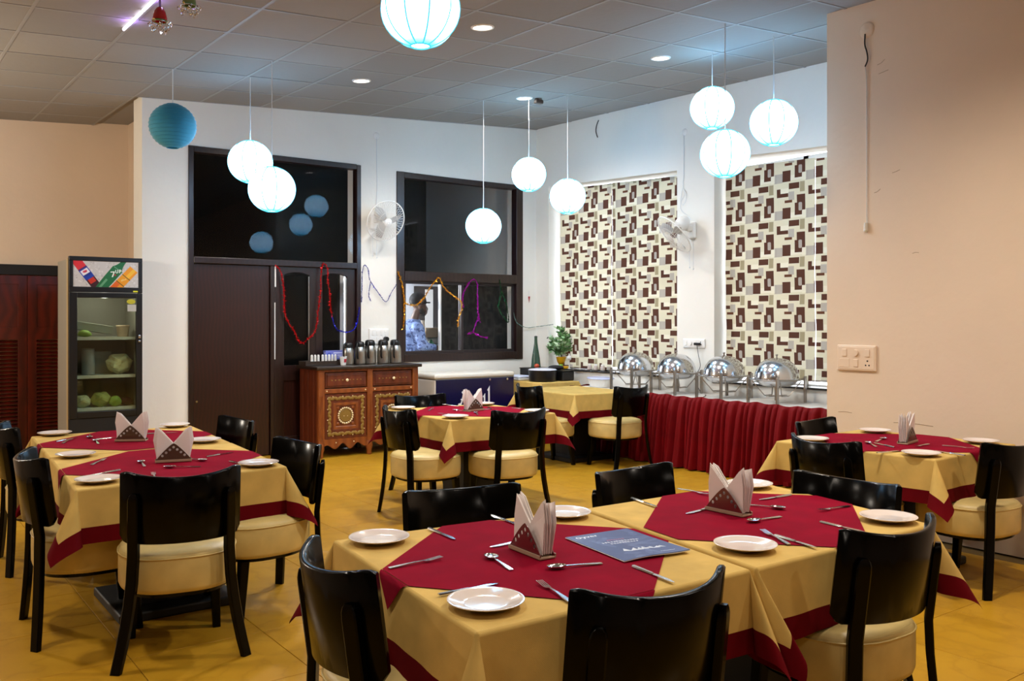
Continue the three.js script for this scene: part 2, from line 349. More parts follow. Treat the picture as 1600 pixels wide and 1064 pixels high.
// ------------------------------------------------------------------ chairs
// local axes: the sitter looks along +z, the seat centre is over the origin
function makeChair() {
  const c = thing('dining_chair', '', 'chair', [0, 0, 0], 0, 'black barrel-back dining chairs');
  const R = .335, A = Math.asin(.25 / R), ze = (y) => -.262 - .045 * (y - .53) / .34;
  const at = (a, y, r) => V(r * Math.sin(a), y, ze(y) + R - r * Math.cos(a));
  const rings = [];
  for (let i = 0; i <= 28; i++) {
    const t = i / 14 - 1, a = A * t, e = Math.max(0, (Math.abs(t) - .86) / .14);
    const y0 = .545 + .035 * e * e, y1 = .842 + .032 * t * t - .012 * e * e, h = .012;
    rings.push([at(a, y0 + .004, R + h), at(a, (y0 + y1) / 2, R + h), at(a, y1 - .006, R + h), at(a, y1, R + h - .006), at(a, y1, R - h + .006), at(a, y1 - .006, R - h), at(a, (y0 + y1) / 2, R - h), at(a, y0 + .004, R - h), at(a, y0, R - h + .005), at(a, y0, R + h - .005)]);
  }
  obj('backrest', [loft(rings, { crease: .9 })], M.black, c);
  for (const s of [-1, 1]) {                                     // sabre-shaped rear posts outside the shell
    const a = s * .6, path = [[.775, .4], [.765, .75], [.75, .95], [.73, 1], [.6, 1], [.5, 1], [.38, 1], [.28, 1], [.18, 1], [.08, .98], [0, .95]];
    obj('rear_leg', [loft(path.map(([y, k]) => {
      const q = at(a, Math.max(y, .5), R + .026), back = y < .5 ? .024 * Math.pow((.5 - y) / .5, 1.8) : 0, out = y < .5 ? .072 * Math.pow((.5 - y) / .5, 1.7) : 0;
      q.y = y; q.z -= back; q.x += s * out;
      const u = V(Math.cos(a), 0, Math.sin(a)), n = V(Math.sin(a), 0, -Math.cos(a)), w = .025 * k, d = .0145 * Math.max(k, .6);
      return [[-1, -.7], [-.8, -1], [.8, -1], [1, -.7], [1, .7], [.8, 1], [-.8, 1], [-1, .7]].map(([p, r]) => q.clone().addScaledVector(u, p * w).addScaledVector(n, r * d));
    }).reverse(), { crease: .6 })], M.black, c);
  }
  const ringAt = (y, k, cr = 0) => {                             // rounded seat outline, fuller at the front
    const r = [];
    for (let i = 0; i < 44; i++) {
      const t = i / 44 * Math.PI * 2, e = 2 / 3.1, cx = Math.cos(t), cz = Math.sin(t);
      let x = Math.sign(cx) * Math.pow(Math.abs(cx), e) * .262, z = Math.sign(cz) * Math.pow(Math.abs(cz), cz > 0 ? e : .86) * (cz > 0 ? .275 : .238);
      x *= 1 - .1 * Math.max(0, -cz);
      r.push(V(x * k, y, z * k + .005));
    }
    return r;
  };
  const seat = obj('seat', [loft([[.312, .93], [.317, .97], [.337, 1], [.41, 1.004], [.468, 1], [.482, .985], [.494, .94], [.503, .83], [.508, .6], [.510, .3]].map(([y, k]) => ringAt(y, k)).reverse(), { crease: 1.2 })], M.seat, c);
  obj('piping', [tube(ringAt(.47, 1.006), .0032, 60, 5, true)], M.seat, seat);
  obj('seat_frame', [loft([[.292, .86], [.313, .9]].map(([y, k]) => ringAt(y, k)).reverse(), { crease: .6 })], M.black, c);
  for (const s of [-1, 1]) obj('front_leg', [loft([[.3, 0, .025], [.2, .3, .023], [0, 1, .019]].map(([y, t, w]) => {
    const x = s * (.185 + .014 * t), z = .195 + .03 * t;
    return [[-1, -.8], [-.8, -1], [.8, -1], [1, -.8], [1, .8], [.8, 1], [-.8, 1], [-1, .8]].map(([p, q]) => V(x + p * w, y, z + q * w));
  }), { crease: .6 })], M.black, c);
  return c;
}
const chair0 = makeChair(); let chairsPut = 0;
function chair(label, x, z, fx, fz, tall = 1) {
  const turn = Math.atan2(fx, fz);
  if (!chairsPut++) { chair0.position.set(x, 0, z); chair0.rotation.y = turn; chair0.userData.label = label; return; }
  dup(chair0, label, [x, 0, z], turn).scale.y = tall;
}
const chairSpots = [
  ['black barrel-back chair nearest the camera on the left side of the brochure table', -6.29, 7.50, 1, .09],
  ['black barrel-back chair in the bottom centre, its back to the camera at the brochure table', -5.906, 8.005, .14, -1],
  ['black barrel-back chair on the far side of the table that holds the blue brochure', -5.69, 7.03, -.23, 1],
  ['black barrel-back chair on the far side of the front right table, before the maroon skirting', -4.72, 7.09, .04, 1],
  ['black barrel-back chair at the near side of the front right table, cream seat showing', -4.79, 8.0, .06, -1],
  ['black chair at the right end of the two joined front tables, facing left', -4.376, 7.63, -1, .06],
  ['black chair on the left side of the table by the beige wall', -2.865, 6.77, 1, .10],
  ['black chair at the right picture edge, near side of the table by the beige wall', -2.31, 7.23, .06, -1],
  ['black chair at the far side of the table by the beige wall', -2.27, 6.35, .12, 1],
  ['black chair seen from behind at the near end of the left pair of tables', -6.42, 5.55, .2, -1, 1.015],
  ['black chair on the left side of the left pair of tables, nearer of two', -6.72, 4.95, 1, .04, 1.035],
  ['black chair cut by the left picture edge, farther of two along the left tables', -6.66, 3.50, 1, .02, 1.035],
  ['black chair on the right side of the left pair of tables, nearer of two', -5.86, 5.15, -1, .1, 1.01],
  ['black chair right of the farther left table, before the brown door leaf', -5.74, 3.80, -1, .1, 1.01],
  ['black chair on the left side of the middle table, before the carved sideboard', -4.0, 3.70, 1, .02],
  ['black chair on the near side of the middle table, its back to the camera', -3.42, 4.03, .06, -1, .985],
  ['black chair behind the middle table, before the chest freezer', -3.47, 2.92, -.12, 1],
  ['black chair at the left side of the plain yellow table near the buffet', -1.66, 2.32, 1, .12],
  ['black chair on the near side of the plain yellow table, beside the maroon skirting', -1.10, 2.84, -.06, -1],
];
for (const a of chairSpots) chair(...a);

// ------------------------------------------------------------------ dining tables, cloths, overlays
function clothParts(C, drop, border, lean = {}) {               // C: corners back-left, front-left, front-right, back-right around the centre
  const r = .012, top = .003, N = [V(-1, 0, 0), V(0, 0, 1), V(1, 0, 0), V(0, 0, -1)];
  const P = C.map(([x, z]) => V(x, top, z)), side = [];
  for (let i = 0; i < 4; i++) { const d = P[(i + 1) % 4].clone().sub(P[i]); N[i] = V(-d.z, 0, d.x).normalize(); if (N[i].dot(P[i]) < 0) N[i].negate(); }
  const In = P.map((p, i) => p.clone().addScaledVector(N[i], -r).addScaledVector(N[(i + 3) % 4], -r));
  const st = [];
  const ph = rr(0, 6);
  for (let i = 0; i < 4; i++) {
    const a = In[i], b = In[(i + 1) % 4], n = N[i], n2 = N[(i + 1) % 4];
    for (let k = 0; k <= 26; k++) {
      const t = k / 26, wav = Math.sin(Math.PI * t) * (.010 * Math.sin(t * 17 + ph + i) + .007 * Math.sin(t * 31 + 2 * ph + i * 2));
      st.push({ e: a.clone().lerp(b, t), n: n.clone(), d: n.clone().multiplyScalar(.07).add(V(0, -1, 0)).normalize(), m: 1, wav });
    }
    const L = lean[(i + 1) % 4], rho = L === undefined ? .25 : .25;
    const diag = L ? L.clone().normalize() : n.clone().add(n2).normalize();
    const tang = n.clone().negate().add(n2).normalize();        // from the first side towards the second
    for (let k = 1; k < 28; k++) {
      const th = k / 28 * Math.PI / 2, f = 4 * th;
      const h = n.clone().multiplyScalar(Math.cos(th)).add(n2.clone().multiplyScalar(Math.sin(th))).normalize();
      const base = h.clone().multiplyScalar(.07).add(V(0, -1, 0));
      base.addScaledVector(diag, Math.tan(rho) * (1 - Math.cos(f))).addScaledVector(tang, -Math.tan(rho) * Math.sin(f) * .9);
      st.push({ e: b.clone(), n: h, d: base.normalize(), m: 1 / Math.max(Math.cos(th), Math.sin(th)), wav: 0 });
    }
  }
  const at = (s, w) => {                                         // w = length of cloth beyond the table edge
    const q = r * Math.PI / 2;
    if (w < q) { const f = w / r; return s.e.clone().addScaledVector(s.n, r * Math.sin(f)).add(V(0, -r * (1 - Math.cos(f)), 0)); }
    const l = w - q, o = s.e.clone().addScaledVector(s.n, r).add(V(0, -r, 0)).addScaledVector(s.d, l);
    return o.addScaledVector(s.n, s.wav * Math.pow(l / drop, 1.6));
  };
  const strip = (rows) => {                                      // rows: functions of the station giving the cloth length
    const pos = [], uv = [], idx = [], n = st.length; let run = 0;
    rows.forEach((f, j) => { run = 0; st.forEach((s, k) => { const w = f(s), p = at(s, w); pos.push(p.x, p.y, p.z); run += .04 * (s.m > 1 ? .35 : 1); uv.push(run, w); }); });
    for (let j = 0; j < rows.length - 1; j++) for (let k = 0; k < n; k++) { const a = j * n + k, b = j * n + (k + 1) % n, c = a + n, d = b + n; idx.push(a, c, b, b, c, d); }
    const g = new THREE.BufferGeometry();
    g.setAttribute('position', new THREE.Float32BufferAttribute(pos, 3)); g.setAttribute('uv', new THREE.Float32BufferAttribute(uv, 2));
    g.setIndex(idx); g.computeVertexNormals(); return g;
  };
  const q = r * Math.PI / 2, y = drop - border, rows = [() => 0, () => q / 3, () => 2 * q / 3, () => q];
  for (let k = 1; k <= 7; k++) rows.push((s) => q + (y * s.m - q) * k / 7);
  const topG = new THREE.BufferGeometry(), t = [];
  const tri = (a, b, c) => t.push(a.x, a.y, a.z, b.x, b.y, b.z, c.x, c.y, c.z);
  tri(In[0], In[1], In[2]); tri(In[0], In[2], In[3]);
  topG.setAttribute('position', new THREE.Float32BufferAttribute(t, 3));
  topG.computeVertexNormals(); uvm(topG);
  return { yellow: [topG, strip(rows)], border: [strip([0, .34, .67, 1].map((f) => (s) => (y + border * f) * s.m))], In, N };
}
function overlayGeo(In, N, hang, flatSides = []) {               // square laid cornerwise, its tips over the edges
  const y = .0062, g = [], oct = [];
  for (let i = 0; i < 4; i++) {
    const a = In[i], b = In[(i + 1) % 4], m = a.clone().lerp(b, .5), d = b.clone().sub(a).normalize(), n = N[i];
    const p = m.clone().addScaledVector(d, -hang), q = m.clone().addScaledVector(d, hang);
    oct.push(p, q);
    if (flatSides.includes(i)) continue;
    const rows = [], r = .015;
    for (let k = 0; k <= 12; k++) {
      const s = hang * k / 12, w = hang - s, f = Math.min(s / r, Math.PI / 2), l = Math.max(0, s - r * Math.PI / 2);
      const off = r * Math.sin(f) + .08 * l + .003, dn = r * (1 - Math.cos(f)) + l;
      rows.push([-1, -.5, 0, .5, 1].map((t) => m.clone().addScaledVector(d, w * t).addScaledVector(n, off).add(V(0, y - .003 - dn, 0))));
    }
    g.push(loft(rows, { cap: false, closed: false, crease: 2 }));
  }
  const t = [], c = oct.reduce((s, p) => s.add(p), V(0, 0, 0)).multiplyScalar(1 / 8);
  for (let i = 0; i < 8; i++) for (const p of [c, oct[i], oct[(i + 1) % 8]]) t.push(p.x, y, p.z);
  const top = new THREE.BufferGeometry(); top.setAttribute('position', new THREE.Float32BufferAttribute(t, 3)); top.computeVertexNormals();
  if (top.attributes.normal.getY(0) < 0) { const a = top.attributes.position.array; for (let i = 0; i < a.length; i += 9) for (let k = 0; k < 3; k++) { const s = a[i + 3 + k]; a[i + 3 + k] = a[i + 6 + k]; a[i + 6 + k] = s; } top.computeVertexNormals(); }
  g.push(uvm(top));
  return g;
}
function diningTable(where, C, { overlay = true, lean = {}, flat = [] } = {}) {
  const cx = C.reduce((s, p) => s + p[0], 0) / 4, cz = C.reduce((s, p) => s + p[1], 0) / 4;
  const L = C.map(([x, z]) => [x - cx, z - cz]);
  const t = thing('dining_table', 'square black pedestal table under the cloth of the ' + where, 'table', [cx, 0, cz]);
  const inset = L.map(([x, z]) => [x * .985, z * .985]);
  obj('tabletop', [uvm(plate2d(poly(inset.map(([x, z]) => [x, -z])), .03, .003).rotateX(-Math.PI / 2).translate(0, .727, 0))], M.blackMatte, t);
  obj('pedestal', [box(.34, .70, .34, 0, .377, 0, .01), box(.42, .03, .42, 0, .712, 0, .004)], M.blackMatte, t);
  obj('foot_plate', [box(.62, .05, .62, 0, .025, 0, .012)], M.blackMatte, t);
  const cl = clothParts(L, .262, .076, lean);
  const c = thing('tablecloth', 'ochre yellow cloth with maroon hem on the ' + where, 'tablecloth', [cx, .7585, cz]);
  obj('cloth', cl.yellow, M.yellow, c); obj('hem', cl.border, M.maroon, c);
  if (overlay) { const o = obj('table_overlay', overlayGeo(cl.In, cl.N, .105, flat), M.red); o.position.set(cx, .7585, cz); tag(o, 'crimson square overlay laid cornerwise on the ' + where, 'overlay'); }
}
const T = {
  near: 'front table with the blue brochure',
  right: 'front right table beside the brochure table',
  leftNear: 'nearer left table',
  leftFar: 'farther left table by the drinks cooler',
  mid: 'middle table before the chest freezer',
  plain: 'plain yellow table near the buffet',
  wall: 'table beside the beige wall',
};
const out = (x, z) => V(x, 0, z);
diningTable(T.near, [[-6.275, 6.945], [-6.395, 8.05], [-5.363, 8.08], [-5.215, 7.06]], { lean: { 2: out(-.15, 1), 3: out(0, -1) }, flat: [2] });
diningTable(T.right, [[-5.195, 7.06], [-5.343, 8.08], [-4.29, 8.085], [-4.09, 7.085]], { lean: { 1: out(.25, 1), 0: out(0, -1) }, flat: [0] });
diningTable(T.leftNear, [[-6.765, 4.23], [-6.835, 5.37], [-5.775, 5.30], [-5.70, 4.19]], { lean: { 0: out(-1, .1), 3: out(1, .1) }, flat: [3] });
diningTable(T.leftFar, [[-6.70, 3.08], [-6.764, 4.21], [-5.70, 4.17], [-5.63, 3.08]], { lean: { 1: out(-1, -.1), 2: out(1, -.1) }, flat: [1] });
diningTable(T.mid, [[-3.885, 2.88], [-3.885, 3.93], [-2.85, 3.97], [-2.85, 2.92]]);
diningTable(T.plain, [[-1.52, 1.60], [-1.535, 2.655], [-.69, 2.72], [-.67, 1.64]], { overlay: false });
diningTable(T.wall, [[-2.81, 6.20], [-2.735, 7.24], [-1.70, 7.20], [-1.77, 6.16]]);

// ------------------------------------------------------------------ lamps
function downlight(label, x, z, color, power, radius = .075, angle = 1.4) {
  const y = CEIL(x, z), t = thing('downlight', label, 'ceiling light', [x, y, z], 0, 'recessed round downlights');
  t.quaternion.copy(ceilTilt);
  obj('trim_ring', [lathe([[radius, .004], [radius + .002, -.008], [radius + .016, -.006], [radius + .02, .003]], 32)], M.white, t);
  obj('lamp_disc', [new THREE.CylinderGeometry(radius, radius, .004, 32).translate(0, .001, 0)], M.lampWhite, t);
  const s = new THREE.SpotLight(new THREE.Color(...color), power, 0, angle, .6, 2);
  s.name = 'downlight_beam'; s.position.set(x, y - .02, z); s.target.position.set(x, 0, z); s.castShadow = true; s.shadow.radius = 6;
  scene.add(s); scene.add(s.target);
}
const NEUTRAL = [1, .93, .86], WARM = [1, .88, .74];
downlight('lit downlight over the two left lanterns, second from the left', -3.586, 1.8, NEUTRAL, LIGHT.down);
downlight('lit downlight right of the cut-off lantern at the top', -3.65, 4.04, NEUTRAL, LIGHT.down);
downlight('lit downlight in the far ceiling corner, above the hanging middle lanterns', -1.557, 1.8, NEUTRAL, LIGHT.down * .8);
downlight('lit downlight in front of the right-hand trio of lanterns', -1.6, 3.975, NEUTRAL, LIGHT.down * .48);
for (const [l, x, z, c, p] of [['above the table beside the beige wall', -3.62, 7.4, WARM, 1.75], ['above the near side of the brochure table', -5.0, 8.9, WARM, .6], ['above the left tables', -7.7, 5.2, WARM, .8], ['above the place where the camera stands', -7.0, 7.7, WARM, .5], ['far left behind the camera', -9.8, 4.2, WARM, .6], ['straight behind the camera', -7.8, 11, WARM, .6], ['right behind the camera by the beige wall', -2.94, 10.0, WARM, .9]])
  downlight('added unseen recessed downlight, ' + l, x, z, c, LIGHT.warm * p);  // unseen downlights added as warm fill for the near room and right wall
{
  const t = thing('added_globe_lamp', 'added unseen globe lamp brightening the left wall, left of the louvred doors', 'lamp', [-8.5, 2.6, 1.0]);  // lamp added out of view to lift the far left wall
  obj('globe', [new THREE.SphereGeometry(.14, 28, 18)], std(0xfff1dc, .5, { emissive: new THREE.Color(1, .9, .76), emissiveIntensity: 6 }), t);
  obj('stem', [rod(V(0, .135, 0), V(0, CEIL(-8.5, 1) - 2.6, 0), .006, 8)], M.brass, t);
  const l = new THREE.PointLight(new THREE.Color(1, .9, .76), LIGHT.globe, 0, 2); l.name = 'added_globe_bulb'; l.position.set(-8.5, 2.6, 1.0); l.castShadow = true; l.shadow.radius = 5; scene.add(l);
}

function lanternShape(r, gores) {                                // cloth globe, slightly hollow between its ribs
  const g = new THREE.SphereGeometry(r, gores * 4, 28, 0, Math.PI * 2, .26, Math.PI - .52), p = g.attributes.position;
  for (let i = 0; i < p.count; i++) { const a = Math.atan2(p.getZ(i), p.getX(i)), k = 1 - .012 * Math.pow(Math.abs(Math.sin(a * gores / 2)), 1); p.setXYZ(i, p.getX(i) * k, p.getY(i) * .975, p.getZ(i) * k); }
  g.computeVertexNormals();
  return g;
}
function lanternParts(t, r, drop, lit) {
  const ry = r * .975, g = lanternShape(r, 10);
  obj('shade', g, lit ? M.lantern : M.lanternPlain, t);
  if (lit) for (let k = 0; k < 10; k++) {
    const a = k * Math.PI / 5, pts = []; for (let i = 0; i <= 12; i++) { const th = .26 + (Math.PI - .52) * i / 12; pts.push(V(Math.sin(th) * r * 1.003 * Math.cos(a), Math.cos(th) * ry * 1.003, Math.sin(th) * r * 1.003 * Math.sin(a))); }
    obj('rib', [tube(pts, .0042, 14, 4)], M.lanternRib, t);
  } else for (let k = 1; k < 15; k++) {
    const th = .26 + (Math.PI - .52) * k / 15;
    obj('rib', [new THREE.TorusGeometry(Math.sin(th) * r * 1.002, .0024, 5, 40).rotateX(Math.PI / 2).translate(0, Math.cos(th) * ry, 0)], M.lanternPlain, t);
  }
  const yr = Math.cos(.26) * ry, rr_ = Math.sin(.26) * r;
  obj('bottom_ring', [new THREE.TorusGeometry(rr_, .005, 6, 32).rotateX(Math.PI / 2).translate(0, -yr, 0)], lit ? M.lanternRib : M.lanternPlain, t);
  obj('top_ring', [new THREE.TorusGeometry(rr_, .005, 6, 32).rotateX(Math.PI / 2).translate(0, yr, 0), rod(V(-rr_, yr, 0), V(rr_, yr, 0), .003, 6)], lit ? M.lanternRib : M.lanternPlain, t);
  obj('cord', [rod(V(0, yr - .02, 0), V(0, drop, 0), .0042, 6)], M.cord, t);
}
const lanternSpots = [
  ['turquoise unlit lantern hanging left of the tall door frame', -5.319, 3.322, 1.46, .2075, false],
  ['lit lantern in front of the tall dark transom, the higher of the left two', -4.595, 3.07, 1.46, .208, true],
  ['lit lantern in front of the tall dark transom, the lower of the left two', -4.662, 2.714, 2.19, .206, true],
  ['lit lantern hanging lowest, before the sliding window with tinsel', -1.895, 2.619, 1.475, .203, true],
  ['lit lantern near the room corner, the higher of the two there', -1.53, 3.189, 1.85, .194, true],
  ['lit lantern near the room corner, lower one before the first blind', -1.199, 2.938, 2.133, .201, true],
  ['lit lantern of the right trio, highest and leftmost of the three', -1.318, 3.491, 4.35, .197, true],
  ['lit lantern of the right trio, lowest, overlapping the blind edge', -2.005, 2.888, 5.09, .196, true],
  ['lit lantern of the right trio, the one nearest the beige wall', -1.312, 3.237, 5.03, .2, true],
  ['big lit lantern cut off by the top edge of the picture', -5.33, 3.135, 5.95, .2, true],
];
for (const [label, x, y, z, r, lit] of lanternSpots) {
  const t = thing('paper_lantern', label, 'lantern', [x, y, z], x * 3 + z, 'round pendant lanterns');
  lanternParts(t, r, CEIL(x, z) - y - .001, lit);
  if (!lit) continue;
  const l = new THREE.PointLight(new THREE.Color(.85, .9, 1), LIGHT.lantern, 0, 2);
  l.name = 'lantern_bulb'; l.position.set(x, y, z); l.castShadow = true; l.shadow.radius = 4; scene.add(l);
}
{
  const t = thing('pantry_lamp', 'small lamp under the pantry ceiling behind the sliding window', 'lamp', [-2.35, 2.06, -1.5]);
  obj('bulb', [new THREE.SphereGeometry(.04, 16, 12)], M.lampWhite, t);
  obj('fitting', [new THREE.CylinderGeometry(.05, .05, .012, 20).translate(0, .045, 0)], M.white, t);
  const l = new THREE.PointLight(new THREE.Color(.9, .95, 1), LIGHT.cell, 0, 2); l.name = 'pantry_bulb'; l.position.set(-2.35, 2.06, -1.5); l.castShadow = true; scene.add(l);
}

// ------------------------------------------------------------------ table settings
const TOP = .7665;                                              // upper face of cloth and overlay
{
  const plate = thing('dinner_plate', '', 'plate', [0, 0, 0], 0, 'white plates set on the tables');
  obj('dish', [lathe([[0, .003], [.055, .003], [.062, 0], [.07, .004], [.1, .0135], [.1075, .017], [.107, .0195], [.098, .0175], [.07, .0085], [.055, .0065], [0, .0065]], 48)], M.china, plate);
  let first = true;
  const put = (label, x, z) => { if (first) { plate.position.set(x, TOP, z); plate.userData.label = label; first = false; } else dup(plate, label, [x, TOP, z]); };
  for (const [l, x, z] of [
    ['white plate at the back left corner of the brochure table', -6.155, 7.075], ['white plate with an orange stain at the bottom centre of the brochure table', -6.255, 7.89], ['white plate behind the napkins of the brochure table, at the table joint', -5.36, 7.14],
    ['white plate at the near left corner of the front right table', -5.185, 7.905], ['white plate behind the napkins of the front right table', -4.255, 7.165], ['white plate at the right end of the front right table, above the chair back', -4.385, 7.95],
    ['white plate at the far left corner of the left table pair', -6.56, 3.125], ['white plate halfway down the left edge of the left table pair', -6.635, 4.27], ['white plate at the near left corner of the left table pair', -6.705, 5.22],
    ['white plate at the far right corner of the left table pair', -5.76, 3.11], ['white plate halfway down the right edge of the left table pair', -5.845, 4.075], ['white plate at the near right corner of the left table pair', -5.9, 5.2],
    ['white plate at the left corner of the middle table, partly behind a chair', -3.76, 2.96], ['white plate at the near corner of the middle table', -3.77, 3.83], ['white plate at the far corner of the middle table, before the freezer', -2.97, 3.05], ['white plate at the right corner of the middle table, behind a chair rim', -2.97, 3.86],
    ['white plate at the far edge of the table by the beige wall', -1.895, 6.34], ['white plate at the near corner of the table by the beige wall', -2.66, 7.11], ['white plate at the right corner of the table by the beige wall', -1.85, 7.05], ['white plate at the left corner of the table by the beige wall, behind a chair', -2.63, 6.35],
  ]) put(l, x, z);
  const s = obj('sauce_stain', [lathe([[0, .0012], [.01, .001], [.013, 0]], 14).scale(1.3, 1, .8)], std(0xd98a4a, .5), scene.children.find((o) => o.userData.label?.includes('orange stain')));
  s.position.set(.068, .0085, -.035); s.rotation.z = .2;
}
function napkinHolder(label, x, z, turn, mat, tilt = 0) {
  const t = thing('napkin_holder', label, 'napkin holder', [x, TOP, z], turn, 'napkin holders on the tables'); t.scale.set(1.3, 1.18, 1.25);
  const arch = []; for (let i = 0; i <= 16; i++) { const a = i / 16, u = -.07 + .14 * a; arch.push([u, .012 + .076 * (1 - Math.pow(Math.abs(2 * a - 1), 1.25))]); }
  const face = poly([[.07, .006], [-.07, .006], ...arch].reverse());
  for (let i = 0; i < 7; i++) { const q = (i - 3) / 3, hx = q * .044, hy = .07 - .038 * Math.pow(Math.abs(q), 1.1), h = new THREE.Path(); h.absellipse(hx, hy, .0058, .0064, 0, Math.PI * 2, true); face.holes.push(h); }
  const g = uvm(plate2d(face, .003, .0005));
  obj('side_plate', g.clone().translate(0, 0, .02), mat, t); obj('side_plate', g.clone().translate(0, 0, -.023), mat, t);
  obj('tray', [span(-.073, .073, 0, .006, -.026, .026, .002), span(-.073, .073, .002, .013, .024, .027, .001), span(-.073, .073, .002, .013, -.027, -.024, .001)], M.holderEdge, t);
  for (const s of [-1, 1]) for (let k = 0; k < 5; k++) {          // folded paper squares fanned to both sides
    const w = obj('napkin', [uvm(plate2d(poly([[s * .004, .012], [s * .066, .012], [s * (.066 + .004 * k), .10], [s * (.058 + .004 * k), .155 + .004 * (k % 3)], [s * .052, .15], [s * -.012, .07]].sort(() => 0)), .0022, .0004))], M.napkin, t);
    w.position.set(0, 0, (s < 0 ? .012 : -.006) - k * .0045 * (s < 0 ? 1 : 1) + (s > 0 ? .012 : -.006));
    w.rotation.set(rr(-.05, .05), s * .05 * (k - 2) * .8, rr(-.02, .02));
  }
}
napkinHolder('maroon dotted napkin holder beside the blue brochure', -5.818, 7.525, -1.63, M.holder);
napkinHolder('maroon dotted napkin holder on the front right table', -4.785, 7.49, -1.54, M.holder);
napkinHolder('brown dotted napkin holder on the farther left table, by the cooler', -6.215, 3.77, -.5, M.holderBrown);
napkinHolder('brown dotted napkin holder on the nearer left table, in front of the other', -6.235, 4.80, -.25, M.holderBrown);
napkinHolder('brown dotted napkin holder on the middle table, before the freezer lettering', -3.345, 3.455, .13, M.holderBrown);
napkinHolder('brown napkin holder on the table by the beige wall, napkins seen edgewise', -2.235, 6.78, .2, M.holderBrown);

const handle = (l) => [[0, .0075, 0], [.25, .008, .001], [.6, .005, .003], [1, .0034, .004]].map(([t, w, y]) => [V(-w, .001 + y, -t * l), V(w, .001 + y, -t * l), V(w * .9, .0032 + y, -t * l), V(-w * .9, .0032 + y, -t * l)]);
const protoParts = {
  knife: () => [['handle', [loft([[0, .0062], [.03, .0072], [.09, .0058], [.1, .0045]].map(([l, w]) => [V(-w, .001, -l), V(w, .001, -l), V(w * .7, .0055, -l), V(-w * .7, .0055, -l)]).reverse())]],
    ['blade', [loft([[.098, .005, -.004], [.11, .008, -.006], [.17, .0085, -.007], [.195, .007, -.002], [.206, .003, .002]].map(([l, a, b]) => [V(b - .002, .002, -l), V(a, .002, -l), V(a, .0034, -l), V(b - .002, .0028, -l)]).reverse())]]],
  fork: () => [['handle', [loft([...handle(.125)].reverse())]],
    ['tines', [loft([[.122, .003, .005], [.135, .009, .003], [.152, .0115, .0035]].map(([l, w, y]) => [V(-w, y, -l), V(w, y, -l), V(w, y + .002, -l), V(-w, y + .002, -l)]).reverse()),
      ...[-1.5, -.5, .5, 1.5].map((k) => bar(V(k * .0063, .0045, -.15), V(k * .006, .0085, -.196), .0032, .0018))]]],
  spoon: () => [['handle', [loft([...handle(.13)].reverse())]],
    ['bowl', [(() => { const g = new THREE.SphereGeometry(1, 20, 10, 0, Math.PI * 2, Math.PI / 2, Math.PI / 2).scale(.0225, .0095, .033); const i = new THREE.SphereGeometry(1, 20, 10, 0, Math.PI * 2, Math.PI / 2, Math.PI / 2).scale(.021, .0082, .0315); i.index.array.reverse(); i.computeVertexNormals(); const o = join([g, i]); return o.translate(0,   .0105, -.158); })()]]],
};
const protos = {};
function cutlery(kind, where, a, b) {                           // a: handle side, b: tip side, both [x, z]
  const label = 'steel ' + kind + ' ' + where, dx = b[0] - a[0], dz = b[1] - a[1], turn = Math.atan2(-dx, -dz);
  const L = .2, mx = (a[0] + b[0]) / 2, mz = (a[1] + b[1]) / 2, n = Math.hypot(dx, dz), p = [mx - dx / n * L / 2, TOP, mz - dz / n * L / 2];
  if (!protos[kind]) {
    const t = protos[kind] = thing('table_' + kind, label, kind, p, turn, 'steel ' + kind + (kind === 'knife' ? '' : 's') + ' laid on the tables');
    t.userData.group = { knife: 'steel knives laid on the tables', fork: 'steel forks laid on the tables', spoon: 'steel spoons laid on the tables' }[kind];
    for (const [n, g] of protoParts[kind]()) obj(n, g, M.steel, t);
  } else dup(protos[kind], label, p, turn);
}
const N1 = 'of the brochure table', N2 = 'of the front right table', N3 = 'of the nearer left table', N4 = 'of the farther left table', N5 = 'of the middle table', N7 = 'of the table by the beige wall';
